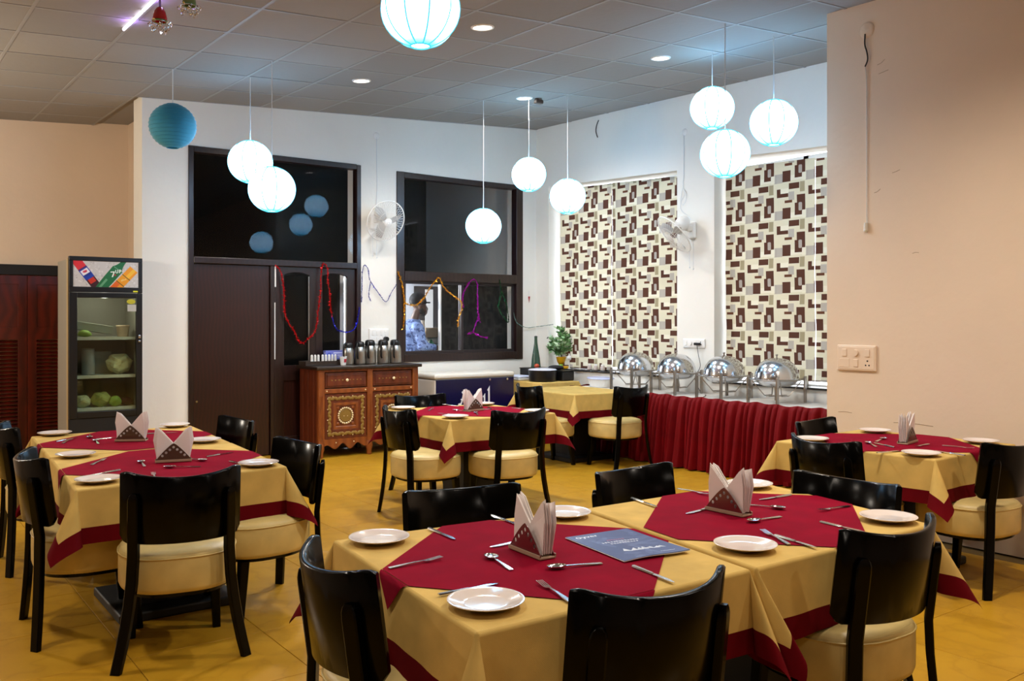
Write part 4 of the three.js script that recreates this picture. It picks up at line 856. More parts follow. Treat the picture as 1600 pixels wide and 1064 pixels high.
  const bp = canvasTex(256, 128, (c) => { c.fillStyle = '#6f78cc'; c.fillRect(0, 0, 256, 128); c.fillStyle = '#4050b8'; c.beginPath(); c.arc(46, 66, 36, 0, 7); c.fill(); c.fillStyle = '#c4caf2'; c.fillRect(100, 24, 130, 20); c.fillRect(112, 60, 20, 50); c.fillRect(150, 60, 60, 14); c.fillRect(150, 88, 80, 12); });
  const bb = tag(obj('printed_box', [new THREE.BoxGeometry(.25, .105, .07).translate(0, .0525, 0)], std(0xffffff, .5, { map: bp })), 'blue and lilac printed box behind the leftmost flask', 'box'); bb.position.set(-3.085, 1.085, .09);
  const bs = tag(obj('box_stand', [span(-.13, .13, 0, .057, -.04, .04, .003)], M.topBoard), 'dark wooden block under the blue printed box', 'block'); bs.position.set(-3.085, 1.0275, .085);
  const pc = thing('paper_cup', 'white paper cup with red print beside the leftmost flask', 'cup', [-3.09, 1.0275, .34]);
  obj('cup', [lathe([[0, .002], [.03, .002], [.031, 0], [.041, .095], [.0435, .097], [.0415, .099], [.039, .095], [.029, .005], [0, .005]], 24)], M.white, pc);
  obj('print', [new THREE.CylinderGeometry(.0404, .0365, .04, 14, 1, true, -.2, 1.2).translate(0, .052, 0)], std(0xb02a3a, .5, DS), pc);
}
// ------------------------------------------------------------------ chest freezer
{
  const t = thing('chest_freezer', 'white chest freezer with navy front panel and white lettering', 'freezer', [-1.41, 0, .32]);
  obj('body', [span(-.59, .59, .06, .82, -.27, .27, .015)], M.offwhite, t);
  obj('lid', [span(-.6, .6, .825, .892, -.285, .285, .03)], M.offwhite, t);
  obj('lid_seal', [span(-.585, .585, .815, .83, -.275, .275)], std(0x77746e, .6), t);
  const art = canvasTex(1160, 640, (c, w, h) => {
    c.fillStyle = '#05083a'; c.fillRect(0, 0, w, h); c.fillStyle = '#e9ebf0';
    const pen = (pts, lw) => { c.lineWidth = lw; c.strokeStyle = '#e9ebf0'; c.lineJoin = 'miter'; c.beginPath(); pts.forEach(([x, y], i) => i ? c.lineTo(x, y) : c.moveTo(x, y)); c.stroke(); };
    // black-letter capitals drawn with a broad nib: A m u l
    const ox = 330, oy = 330;
    pen([[ox + 40, oy - 160], [ox + 82, oy - 190], [ox + 120, oy + 8]], 26); pen([[ox + 76, oy - 176], [ox + 30, oy - 30], [ox - 6, oy - 20], [ox - 14, oy + 40]], 20); pen([[ox + 20, oy - 80], [ox + 112, oy - 86]], 14); pen([[ox - 10, oy - 30], [ox + 50, oy + 4]], 16);
    for (const x of [170, 215, 260, 318, 372]) { pen([[ox + x - 14, oy - 92], [ox + x + 4, oy - 112], [ox + x + 6, oy - 20], [ox + x + 22, oy - 2]], 24); }
    pen([[ox + 176, oy - 100], [ox + 216, oy - 112]], 12); pen([[ox + 220, oy - 100], [ox + 262, oy - 112]], 12); pen([[ox + 322, oy], [ox + 372, oy - 16]], 14);
    pen([[ox + 426, oy - 170], [ox + 444, oy - 196], [ox + 446, oy - 24], [ox + 466, oy + 2]], 26);
  });
  obj('front_panel', [new THREE.BoxGeometry(1.16, .64, .014).translate(0, .5, .274)], phys(0xffffff, .3, { map: art, clearcoat: .4, clearcoatRoughness: .15 }), t);
  for (const x of [.2, .47]) obj('lock', [new THREE.CylinderGeometry(.014, .014, .02, 14).rotateX(Math.PI / 2).translate(x, .8, .286)], M.steel, t);
  for (const x of [-.5, .5]) obj('caster', [new THREE.CylinderGeometry(.03, .03, .03, 16).rotateZ(Math.PI / 2).translate(x, .03, .2), new THREE.CylinderGeometry(.03, .03, .03, 16).rotateZ(Math.PI / 2).translate(x, .03, -.2)], M.blackPlastic, t);
}

// ------------------------------------------------------------------ buffet along the window wall
{
  const x0 = -.60, x1 = -.04, z0 = 1.46, z1 = 5.62, y = .735;
  const t = thing('buffet_table', 'long trestle table under the white cloth and maroon skirting', 'table', [(x0 + x1) / 2, 0, (z0 + z1) / 2]);
  const hx = (x1 - x0) / 2, hz = (z1 - z0) / 2;
  obj('tabletop', [span(-hx + .01, hx - .01, .69, .727, -hz + .01, hz - .01, .004)], M.wood, t);
  for (const sx of [-1, 1]) for (const k of [-1, 0, 1]) obj('leg', [box(.05, .69, .05, sx * (hx - .1), .345, k * (hz - .12))], M.blackMatte, t);
  const c = tag(obj('buffet_cloth', [span(x0, x1, .7285, .7355, z0, z1, .003)], M.linen), 'white cloth over the buffet top under the chafing dishes', 'tablecloth');
  c.castShadow = true;
  // gathered skirting: pleats along the left end and the long front
  const path = [], step = .0125;
  for (let x = x1; x > x0; x -= step) path.push([x, z0, 0, -1]);
  for (let z = z0; z <= z1; z += step) path.push([x0, z, -1, 0]);
  const rows = [[.748, .1, .3], [.733, .25, .4], [.70, .6, .7], [.58, 1, 1], [.4, 1.2, 1.1], [.2, 1.3, 1.2], [.015, 1.4, 1.3]];
  const pos = [], uv = [], idx = [], n = path.length; let run = 0;
  const wave = path.map((_, k) => { run += .42 + .75 * Math.pow(Math.sin(k * .091 + 1.7 * Math.sin(k * .023)), 2); return run; });
  rows.forEach(([yy, a, b]) => path.forEach(([x, z, nx, nz], k) => {
    const s = Math.sin(wave[k] * 1.15), s2 = Math.sin(wave[k] * .37 + 2 + yy * .8), d = .006 + .085 * a * (1 - Math.pow((1 - s) / 2, 2.2) - .3 * Math.pow((1 + s) / 2, 4)) + .07 * b * (1 + s2) * (.76 - yy) * .6;
    const up = yy > .71 ? .006 * Math.sin(k * .33) + .004 * Math.sin(k * .121) : 0;
    pos.push(x + nx * d, yy + up, z + nz * d); uv.push(k * step, yy);
  }));
  for (let j = 0; j < rows.length - 1; j++) for (let k = 0; k < n - 1; k++) { const a = j * n + k; idx.push(a, a + 1, a + n, a + 1, a + n + 1, a + n); }
  const g = new THREE.BufferGeometry(); g.setAttribute('position', new THREE.Float32BufferAttribute(pos, 3)); g.setAttribute('uv', new THREE.Float32BufferAttribute(uv, 2)); g.setIndex(idx); g.computeVertexNormals();
  tag(obj('table_skirt', g, M.skirt), 'gathered dark red satin skirting hanging round the buffet table', 'skirting');
  // chafing dishes
  const ch = thing('chafing_dish', '', 'chafing dish', [0, 0, 0], 0, 'steel roll-top chafing dishes on the buffet');
  obj('lid', [lathe([[.212, .0], [.215, .006], [.212, .02], [.207, .06], [.19, .11], [.158, .155], [.112, .187], [.06, .203], [0, .208]], 56).translate(0, .235, 0)], M.steel, ch);
  obj('lid_band', [new THREE.TorusGeometry(.205, .006, 6, 48, Math.PI).rotateY(.6).scale(1, 1.03, 1).translate(0, .238, 0)], M.steelDark, ch);
  obj('water_pan', [lathe([[0, .165], [.13, .167], [.165, .18], [.19, .205], [.206, .228], [.222, .232], [.222, .237], [.205, .238]], 48)], M.steel, ch);
  for (const [sx, sz] of [[-1, -1], [-1, 1], [1, -1], [1, 1]]) obj('leg', [box(.038, .262, .014, sx * .225, .131, sz * .17, .003).rotateY(0)], M.steelDark, ch);
  obj('frame', [new THREE.TorusGeometry(.226, .006, 6, 48).rotateX(Math.PI / 2).translate(0, .228, 0), ...[[-1, -1], [-1, 1], [1, -1], [1, 1]].map(([a, b]) => bar(V(a * .17, .228, b * .14), V(a * .225, .238, b * .17), .01, .018))], M.steelDark, ch);
  for (const s of [-1, 1]) obj('brace', [bar(V(-.17, .215, s * .165), V(-.06, .07, s * .1), .008, .008), bar(V(.17, .215, s * .165), V(.06, .07, s * .1), .008, .008), bar(V(-.06, .07, s * .1), V(.06, .07, s * .1), .008, .008)], M.steelDark, ch);
  obj('burner_tray', [box(.3, .006, .03, 0, .068, .0), box(.03, .006, .2, 0, .068, 0)], M.steelDark, ch);
  obj('knob', [lathe([[.0, .0], [.008, 0], [.006, .02], [.014, .026], [.012, .036], [0, .038]], 14).translate(0, .44, 0)], M.steelDark, ch);
  [['steel domed chafing dish, first one from the room corner', -.33, 2.32, 0], ['steel domed chafing dish, second from the room corner', -.32, 2.955, .06], ['steel domed chafing dish, third from the corner, before the wall pier', -.33, 3.64, -.04], ['steel domed chafing dish nearest the beige wall, last of the four', -.335, 4.31, .03]].forEach(([l, x, z, a], i) => {
    const o = i ? dup(ch, l, [x, .7357, z], a) : ch; o.position.set(x, .7357, z); o.rotation.y = a; o.userData.label = l;
  });
}
// ------------------------------------------------------------------ corner table and its clutter
{
  diningTable('corner table loaded with dark kitchenware', [[-.74, .24], [-.74, 1.06], [-.11, 1.06], [-.11, .24]], { overlay: false });
  const Y = .7625;
  const pan = thing('cooking_pot', 'black round pot with pale lid behind the plain yellow table', 'pot', [-.53, Y, .82]);
  obj('body', [lathe([[0, 0], [.16, 0], [.175, .012], [.18, .14], [.186, .146]], 40)], M.blackPlastic, pan);
  obj('lid', [lathe([[.186, .147], [.17, .16], [.1, .17], [0, .172]], 40)], phys(0xd3d6e6, .25, { clearcoat: .4 }), pan);
  const bx = thing('equipment_case', 'black boxy case standing beside the round pot in the corner', 'case', [-.22, Y, .80], .1);
  obj('case_body', [span(-.12, .1, 0, .12, -.16, .16, .015)], M.blackPlastic, bx); obj('case_lid', [span(-.122, .102, .1205, .135, -.162, .162, .006)], M.blackPlastic, bx);
  const tub = thing('plastic_tub', 'white oval tub with bluish lid on the buffet end', 'tub', [-.34, .7357, 1.72], 1.4);
  obj('body', [lathe([[0, 0], [.15, 0], [.155, .01], [.19, .1], [.195, .105]], 36).scale(1.05, 1, .72)], M.plastic, tub); obj('lid', [lathe([[.2, .1], [.202, .112], [.19, .118], [0, .12]], 36).scale(1.05, 1, .72)], phys(0xb9c3ea, .3, { clearcoat: .3 }), tub);
  const bag = (name, label, x, y, z, col, r, sx, sy) => { const g = new THREE.IcosahedronGeometry(r, 4), p = g.attributes.position; for (let i = 0; i < p.count; i++) { const k = 1 + .13 * Math.sin(p.getX(i) * 26 + x * 9) * Math.cos(p.getZ(i) * 31) + .08 * Math.sin(p.getY(i) * 47 + 1); p.setXYZ(i, p.getX(i) * k * sx, Math.max(p.getY(i) * k, -r * .7) * sy, p.getZ(i) * k); } g.computeVertexNormals(); g.computeBoundingBox(); g.translate(0, -g.boundingBox.min.y, 0); const o = tag(obj(name, uvm(g), std(col, .7)), label, 'bag'); o.position.set(x, y, z); return o; };
  bag('cloth_bundle', 'dark crumpled bundle lying on top of the black case', -.24, .8985, .74, 0x14151c, .08, 1.3, .5);
  const stack = thing('folded_cloth', 'pale folded cloth at the left end of the corner table', 'cloth', [-.615, Y, .42]);
  obj('fold', [span(-.12, .12, 0, .03, -.16, .16, .012)], M.linen, stack); obj('fold', [span(-.115, .118, .0305, .06, -.155, .158, .012)], std(0xc9cfe4, .8), stack);
  const crate = thing('black_crate', 'low dark crate at the back of the corner table under the green bottle', 'crate', [-.36, Y, .42]);
  obj('crate_body', [span(-.12, .22, 0, .14, -.16, .16, .012)], M.blackMatte, crate); obj('crate_rim', [span(-.125, .225, .14, .152, -.165, .165, .005)], M.blackMatte, crate);
  const fr = tag(obj('tomato', [new THREE.SphereGeometry(.034, 18, 12).scale(1, .85, 1).translate(0, .029, 0)], std(0xb84a2c, .4)), 'reddish tomato on the dark crate by the green bottle', 'tomato'); fr.position.set(-.40, .9147, .53);
  const bo = thing('green_bottle', 'tall tapering green glass bottle in the room corner', 'bottle', [-.30, .9147, .38]);
  obj('glass', [lathe([[0, .0], [.062, 0], [.066, .01], [.055, .12], [.034, .25], [.022, .33], [.02, .4], [.024, .405], [.021, .41]], 32)], phys(0x4f6f5c, .15, { transmission: .55, thickness: 0, ...DS }), bo);
  obj('stopper', [lathe([[.02, .405], [.022, .42], [0, .424]], 16)], M.blackPlastic, bo);
  // potted plant and small things on the sill
  const sy = .9002;
  const pl = thing('potted_plant', 'bushy artificial plant with pale green leaves in a yellow pot on the sill', 'plant', [.02, sy, .52]);
  obj('pot', [lathe([[0, .05], [.03, .05], [.055, .09], [.07, .15], [.073, .155], [.066, .155], [.05, .1], [0, .1]], 24)], M.yellowPot, pl);
  obj('pot_foot', [lathe([[0, 0], [.045, 0], [.04, .012], [.022, .03], [.034, .055], [0, .056]], 20)], M.greenPot, pl);
  const L = [[], [], [], []], stems = [], buds = [];
  const leaf = (p, dir, len, wd) => { const s = new THREE.Shape(); s.moveTo(0, 0); s.bezierCurveTo(wd, len * .3, wd * .8, len * .75, 0, len); s.bezierCurveTo(-wd * .8, len * .75, -wd, len * .3, 0, 0); const g = new THREE.ShapeGeometry(s, 4), q = g.attributes.position; for (let i = 0; i < q.count; i++) q.setZ(i, -.25 * Math.pow(q.getY(i), 2) / len + .4 * Math.abs(q.getX(i))); g.computeVertexNormals(); g.applyQuaternion(new THREE.Quaternion().setFromUnitVectors(V(0, 1, 0), dir.clone().normalize())); g.rotateY(0); return g.translate(p.x, p.y, p.z); };
  for (let k = 0; k < 22; k++) {
    const a = rr(0, 6.28), up = rr(.25, 1), reach = (1 - up) * .26 + .05, top = V(Math.cos(a) * reach * .75 - .02, .14 + .42 * up, Math.sin(a) * reach);
    const mid = V(top.x * .35, .12 + (top.y - .12) * .6, top.z * .35); stems.push(tube([V(0, .1, 0), mid, top], .0022, 10, 4));
    for (let i = 0; i < 22; i++) { const t = rr(.25, 1), p = V(0, .1, 0).lerp(mid, Math.min(1, t * 2)).lerp(top, Math.max(0, t * 2 - 1)); if (p.y < .18) p.y += .08; L[Math.floor(rnd() * 4)].push(leaf(p, V(rr(-1, 1), rr(-.2, 1), rr(-1, 1)), rr(.05, .09), rr(.017, .028))); }
    if (k % 2 === 0) buds.push(new THREE.SphereGeometry(.008, 8, 6).translate(top.x * 1.25, top.y + .015, top.z * 1.25), tube([top, V(top.x * 1.25, top.y + .015, top.z * 1.25)], .0016, 2, 4));
  }
  obj('stem', stems, std(0x4a5a38, .7), pl);
  L.forEach((g, i) => { const m = obj('foliage', g, M.leaf[i], pl); m.userData.kind = 'stuff'; });
  obj('bud', buds, std(0x241c20, .7), pl);
  const cs = thing('candle_holder', 'small white candle stand beside the yellow plant pot', 'candle holder', [-.015, sy, .735]);
  obj('base', [lathe([[0, 0], [.02, 0], [.018, .008], [.006, .014], [.006, .11], [.026, .125], [.03, .15], [.02, .178], [0, .18]], 20)], M.white, cs);
  obj('candle', [new THREE.CylinderGeometry(.01, .01, .03, 12).translate(0, .19, 0)], M.white, cs);
  const yb = tag(obj('yellow_block', [span(-.03, .03, 0, .035, -.045, .045, .008)], M.yellowPot), 'small yellow block at the foot of the plant pot', 'block'); yb.position.set(-.0, sy, .635);
  for (const [i, z] of [1.05, 1.17, 1.3].entries()) { const o = thing('glass_jar', ['left', 'middle', 'right'][i] + ' one of three pale small jars on the sill before the glowing blind', 'jar', [.07, sy, z], 0, 'pale jars on the window sill'); obj('body', [lathe([[0, 0], [.028, 0], [.032, .008], [.03, .05], [.02, .062]], 18)], std(0xcdbdb4, .4), o); obj('cap', [lathe([[.021, .06], [.023, .078], [0, .08]], 16)], M.white, o); }
}
// ------------------------------------------------------------------ wall fans
function wallFan(label, px, py, pz, turn, headTurn, tilt) {       // local +z points away from the wall
  const t = thing('wall_fan', label, 'fan', [px, py, pz], turn, 'white wall fans');
  obj('bracket', [span(-.055, .055, -.1, .09, 0, .045, .02), span(-.03, .03, -.02, .05, .03, .13, .015)], M.plastic, t);
  const head = new THREE.Group(); head.name = 'fan_head'; head.position.set(0, .05, .14); head.rotation.set(tilt, headTurn, 0, 'YXZ'); t.add(head);
  obj('motor', [new THREE.SphereGeometry(.082, 24, 16).scale(.9, .95, 1.25).translate(0, .03, .02)], M.plastic, head);
  const R = .25, zc = .17, wires = [], seg = 44;
  for (let k = 0; k < seg; k++) { const a = k / seg * Math.PI * 2, c = Math.cos(a), s = Math.sin(a);
    wires.push(tube([V(c * .05, s * .05, zc + .062), V(c * .15, s * .15, zc + .055), V(c * .225, s * .225, zc + .03), V(c * R, s * R, zc)], .0016, 7, 3), tube([V(c * .06, s * .06, zc - .075), V(c * .17, s * .17, zc - .065), V(c * .23, s * .23, zc - .035), V(c * R, s * R, zc)], .0016, 7, 3)); }
  const cage = obj('cage', wires, M.plastic, head); cage.userData.kind = 'stuff';
  obj('cage_ring', [new THREE.TorusGeometry(R, .007, 8, 56).translate(0, 0, zc), new THREE.TorusGeometry(.13, .002, 5, 40).translate(0, 0, zc + .056)], M.plastic, head);
  obj('hub_badge', [lathe([[0, .012], [.03, .011], [.05, .004], [.052, 0]], 24).rotateX(Math.PI / 2).translate(0, 0, zc + .058), new THREE.TorusGeometry(.013, .003, 6, 20).translate(0, 0, zc + .07)], M.white, head);
  for (let k = 0; k < 3; k++) {
    const rows = []; for (let i = 0; i <= 8; i++) { const q = i / 8, r = .035 + .185 * q, wd = .04 + .055 * Math.sin(Math.PI * Math.min(1, q * .85 + .1)); rows.push([-1, -.33, .33, 1].map((s) => { const a = k * 2.094 + s * wd / r * .55 + q * .35; return V(Math.cos(a) * r, Math.sin(a) * r, zc - .012 + s * .02); })); }
    obj('blade', [loft(rows, { cap: false, closed: false, crease: 2 })], phys(0xb9b9b8, .35, { ...DS, transmission: .25, thickness: 0 }), head);
  }
  obj('pull_cord', [rod(V(-.03, -.1, .03), V(-.03, -.42, .03), .002, 5), rod(V(.025, -.1, .03), V(.025, -.44, .03), .002, 5), new THREE.SphereGeometry(.009, 10, 8).translate(-.03, -.425, .03), new THREE.SphereGeometry(.009, 10, 8).translate(.025, -.445, .03)], M.cord, t);
  return t;
}
wallFan('white wall fan on the white pier between door frame and sliding window', -2.52, 2.76, .001, 0, .05, .42);
wallFan('white wall fan tilted down on the pier between the two blinds', -.001, 2.57, 2.915, -Math.PI / 2, -.42, .72);
// wires and hooks on the walls
const wire = (label, pts, r, mat = M.cord, extra = []) => { const t = thing('wall_wire', label, 'wire'); obj('cable', [tube(pts, r, 40, 5)], mat, t); if (extra.length) obj('fitting', extra, M.white, t); };
wire('pale wire hanging from a round ceiling hook above the first wall fan', [V(-2.485, 3.80, .008), V(-2.484, 3.5, .008), V(-2.48, 3.2, .01), V(-2.49, 2.95, .012), V(-2.5, 2.86, .03)], .0032, M.cord, [lathe([[0, .01], [.035, .008], [.045, 0]], 24).rotateX(Math.PI / 2).translate(-2.485, 3.815, .001)]);
wire('looped grey wire above the second wall fan', [V(-.006, 3.69, 2.775), V(-.006, 3.2, 2.77), V(-.008, 3.08, 2.76), V(-.02, 2.98, 2.80), V(-.02, 2.9, 2.74), V(-.02, 2.86, 2.78), V(-.015, 2.95, 2.82), V(-.012, 3.06, 2.765), V(-.01, 2.82, 2.73), V(-.02, 2.74, 2.84), V(-.03, 2.68, 2.91)], .003, M.cord, [lathe([[0, .01], [.03, .008], [.04, 0]], 24).rotateZ(Math.PI / 2).translate(-.001, 3.70, 2.78)]);
wire('short dark wire sticking out under the ceiling edge', [V(-.005, 4.1, 1.31), V(-.02, 4.04, 1.29), V(-.01, 3.97, 1.262), V(-.02, 3.91, 1.29), V(-.015, 3.88, 1.3)], .006, M.cordDark);
{
  const t = thing('hanging_bulb_holder', 'white cord with black tape and bulb holder hanging on the beige wall', 'cord');
  obj('ceiling_rose', [lathe([[0, .012], [.05, .01], [.062, 0]], 28).rotateZ(Math.PI / 2).translate(X1 - .001, 3.73, 6.035)], M.cream, t);
  obj('taped_wire', [tube([V(X1 - .014, 3.70, 6.028), V(X1 - .016, 3.62, 6.027), V(X1 - .018, 3.56, 6.045), V(X1 - .016, 3.50, 6.05), V(X1 - .014, 3.455, 6.028)], .006, 20, 6)], M.cordDark, t);
  obj('cord', [tube([V(X1 - .012, 3.455, 6.028), V(X1 - .01, 3.38, 6.036), V(X1 - .008, 3.0, 6.037), V(X1 - .008, 2.28, 6.038)], .0036, 20, 5)], M.offwhite, t);
  obj('bulb_holder', [new THREE.CylinderGeometry(.014, .016, .05, 14).translate(X1 - .018, 2.255, 6.038), new THREE.SphereGeometry(.017, 12, 8).translate(X1 - .019, 2.225, 6.038)], M.offwhite, t);
}
function switchPlate(label, w, h, pos, turn, cols, rows, sock, mat = M.plastic) {
  const t = thing('switch_plate', label, 'switch plate', pos, turn);
  obj('plate', [span(-w / 2, w / 2, -h / 2, h / 2, 0, .018, .008), span(-w / 2 + .012, w / 2 - .012, -h / 2 + .012, h / 2 - .012, .01, .021, .004)], mat, t);
  const cw = (w - .04) / cols, rh = (h - .04) / rows;
  for (let i = 0; i < cols; i++) for (let j = 0; j < rows; j++) {
    const x = -w / 2 + .02 + cw * (i + .5), y = h / 2 - .02 - rh * (j + .5), kind = sock[j]?.[i] ?? 's';
    if (kind === 's') obj('switch', [span(x - cw * .2, x + cw * .2, y - rh * .36, y + rh * .36, .018, .027, .003).rotateX(0)], mat, t);
    else if (kind === 'o') obj('regulator', [new THREE.CylinderGeometry(rh * .3, rh * .34, .016, 20).rotateX(Math.PI / 2).translate(x, y, .028)], mat, t);
    else if (kind === 'b') obj('blank', [span(x - cw * .44, x + cw * .44, y - rh * .42, y + rh * .42, .018, .0235, .002)], mat, t);
    else obj('socket_holes', [[0, .3], [-.24, -.22], [.24, -.22]].map(([u, v]) => new THREE.CylinderGeometry(.006, .006, .003, 10).rotateX(Math.PI / 2).translate(x + u * cw * .6, y + v * rh * .8, .0215)), M.blackPlastic, t);
  }
  return t;
}
switchPlate('cream switch and socket plate on the beige wall', .33, .195, [X1 - .0005, 1.262, 5.955], -Math.PI / 2, 3, 2, [['s', 'o', 's'], ['b', 's', 'p']], std(0xe6cfb6, .45));
{
  const t = switchPlate('white switch plate behind the flasks on the pier', .27, .19, [-2.455, 1.35, .0005], 0, 4, 2, [['s', 's', 's', 's'], ['b', 's', 's', 'p']], M.white);
  obj('plug', [new THREE.CylinderGeometry(.028, .032, .045, 18).rotateX(Math.PI / 2).translate(.085, -.035, .045)], M.blackPlastic, t);
  const u = switchPlate('white switch plate with black adapter between the two blinds', .33, .105, [-.0005, 1.287, 2.93], -Math.PI / 2, 4, 1, [['s', 'o', 's', 'p']], M.white);
  obj('adapter', [span(.03, .115, -.02, .008, .022, .05, .004)], M.blackPlastic, u);
}
wire('thin black cord from the adapter down to the buffet', [V(-.05, 1.27, 3.01), V(-.055, 1.15, 3.04), V(-.05, 1.03, 3.06), V(-.05, .9, 2.98), V(-.08, .742, 3.1), V(-.25, .7405, 3.32), V(-.5, .7405, 3.5)], .0035, M.cordDark);
{
  const t = thing('dome_camera', 'small brown camera on the ceiling beside a downlight', 'camera', [-1.40, CEIL(-1.40, 1.86), 1.86]);
  obj('base', [new THREE.CylinderGeometry(.04, .04, .015, 20).translate(0, -.008, 0)], std(0x6b5a50, .5), t);
  obj('lens_body', [span(-.05, .05, -.06, -.012, -.03, .03, .012)], std(0x4c3c34, .45), t);
}
{
  const t = thing('chilli_charm', 'tiny red charm hanging on the white wall right of the sliding window', 'charm', [-.134, 1.86, .012]);
  obj('thread', [rod(V(0, .02, 0), V(0, .1, 0), .002, 5)], M.cord, t); obj('charm', [new THREE.ConeGeometry(.013, .09, 10).rotateX(Math.PI).translate(0, -.03, 0)], std(0xa8142c, .5), t);
}

// ------------------------------------------------------------------ ceiling decorations, tinsel
{
  const strip = thing('led_strip', 'violet-white lit strip running along a ceiling joint at the top left', 'light strip', [0, 0, 0]);
  for (const [a, b] of [[2.70, 3.02], [3.06, 3.22], [3.27, 3.62], [3.66, 4.3]]) obj('led_tube', [rod(V(-6.02, CEIL(-6.02, a) - .016, a), V(-6.02, CEIL(-6.02, b) - .016, b), .011, 10)], M.ledTube, strip);
  for (const z of [2.9, 3.5, 4.1]) { const l = new THREE.PointLight(new THREE.Color(.45, .25, 1), .09, 0, 2); l.name = 'led_strip_glow'; l.position.set(-6.02, CEIL(-6.02, z) - .05, z); l.castShadow = true; scene.add(l); }
  const crystal = phys(0xffffff, .02, { transmission: 1, thickness: .02, ior: 1.55 });
  const orn = (label, x, y, z, cup) => {
    const t = thing('crystal_ornament', label, 'ornament', [x, y, z], 0, 'crystal ornaments under the ceiling');
    obj('ribbon', [box(.012, CEIL(x, z) - y - .075, .003, 0, (CEIL(x, z) - y + .075) / 2, 0)], phys(0x8f7ad8, .3, { clearcoat: .5 }), t);
    obj('cup', [lathe([[.006, .085], [.018, .08], [.034, .055], [.042, .02], [.043, .0], [.04, -.004], [.036, 0]], 24)], phys(cup, .25, { clearcoat: .7 }), t);
    obj('cup_rim', [new THREE.TorusGeometry(.042, .004, 6, 28).rotateX(Math.PI / 2).translate(0, -.002, 0)], std(0x4f7a2c, .4), t);
    for (let k = 0; k < 14; k++) { const a = k * 2.4, q = k / 14, r = .066 * Math.sqrt(1 - q * .75); const m = obj('crystal', new THREE.OctahedronGeometry(.0135, 0), crystal, t); m.position.set(Math.cos(a) * r, -.012 - q * .055, Math.sin(a) * r); m.scale.y = 1.3; m.rotation.set(k, k * 2, 0); }
    obj('crystal_frame', [new THREE.TorusGeometry(.05, .002, 5, 30).rotateX(Math.PI / 2).translate(0, -.012, 0), new THREE.TorusGeometry(.032, .002, 5, 24).rotateX(Math.PI / 2).translate(0, -.045, 0), ...[0, 1, 2, 3].map((k) => rod(V(.05 * Math.cos(k * 1.57), -.004, .05 * Math.sin(k * 1.57)), V(.03 * Math.cos(k * 1.57), -.06, .03 * Math.sin(k * 1.57)), .0015, 4))], M.steel, t);
  };
  orn('red-capped crystal ornament hanging under the ceiling at the top left', -6.15, 3.385, 4.2, 0xb8121e);
  orn('crystal ornament cut by the top edge, right of the red-capped one', -5.975, 3.52, 4.2, 0x6d7f4a);
}
function tinsel(label, lines, col, r, dens, z = .035) {
  const t = thing('tinsel_garland', label, 'garland', [0, 0, 0]), mat = std(col, .25, { metalness: .7, ...DS }), core = [], pos = [];
  for (const pts of lines) {
    const curve = new THREE.CatmullRomCurve3(pts.map((p) => Array.isArray(p) ? V(p[0], p[1], p[2] ?? z) : p), false, 'centripetal'), len = curve.getLength();
    core.push(new THREE.TubeGeometry(curve, Math.ceil(len * 30), .0022, 4));
    const n = Math.ceil(len * dens);
    for (let i = 0; i < n; i++) {
      const c = curve.getPointAt(rnd()), k = .55 + .45 * Math.sin(i * .7) * Math.sin(i * .13), a = rr(0, 6.28), b = rr(-.9, .9), L = r * (.5 + .7 * rnd()) * k;
      const d = V(Math.cos(a) * Math.cos(b), Math.sin(a) * Math.cos(b), Math.sin(b)).multiplyScalar(L), w = V(rr(-1, 1), rr(-1, 1), rr(-1, 1)).cross(d).normalize().multiplyScalar(.006);
      if (c.z + d.z < .006 && c.z > 0) d.z = .006 - c.z;
      for (const q of [c.clone().add(w), c.clone().sub(w), c.clone().add(d)]) pos.push(q.x, q.y, q.z);
    }
  }
  obj('wire', core, mat, t);
  const g = new THREE.BufferGeometry(); g.setAttribute('position', new THREE.Float32BufferAttribute(pos, 3)); g.computeVertexNormals(); uvm(g);
  obj('foil_fringe', g, mat, t).userData.kind = 'stuff';
}
tinsel('red foil tinsel looped in a deep U over the glazed door', [[[-3.789, 2.182], [-3.731, 2.118], [-3.702, 1.998], [-3.685, 1.843], [-3.674, 1.622], [-3.627, 1.511], [-3.557, 1.411], [-3.51, 1.31], [-3.463, 1.281], [-3.392, 1.331], [-3.32, 1.386], [-3.283, 1.51], [-3.265, 1.669], [-3.235, 1.907], [-3.229, 2.101], [-3.198, 2.215], [-3.156, 2.183], [-3.143, 2.012], [-3.119, 1.853], [-3.113, 1.716], [-3.088, 1.60]]], 0xd0141c, .036, 640);
tinsel('dark blue foil tinsel hanging low across the right glazed leaf', [[[-3.088, 1.58], [-3.038, 1.452], [-2.951, 1.412], [-2.863, 1.411], [-2.786, 1.457], [-2.754, 1.567], [-2.729, 1.696]]], 0x2a2fd0, .028, 560);
tinsel('thin violet tinsel zigzagging over the white pier', [[[-2.703, 1.766], [-2.697, 1.977], [-2.69, 2.152], [-2.664, 2.217], [-2.619, 2.178], [-2.599, 2.061], [-2.58, 2.02], [-2.488, 1.899], [-2.369, 1.776], [-2.302, 1.878], [-2.227, 1.987]], [[-2.58, 2.02], [-2.603, 1.908], [-2.606, 1.838], [-2.58, 1.785]]], 0x4a48b8, .018, 650);
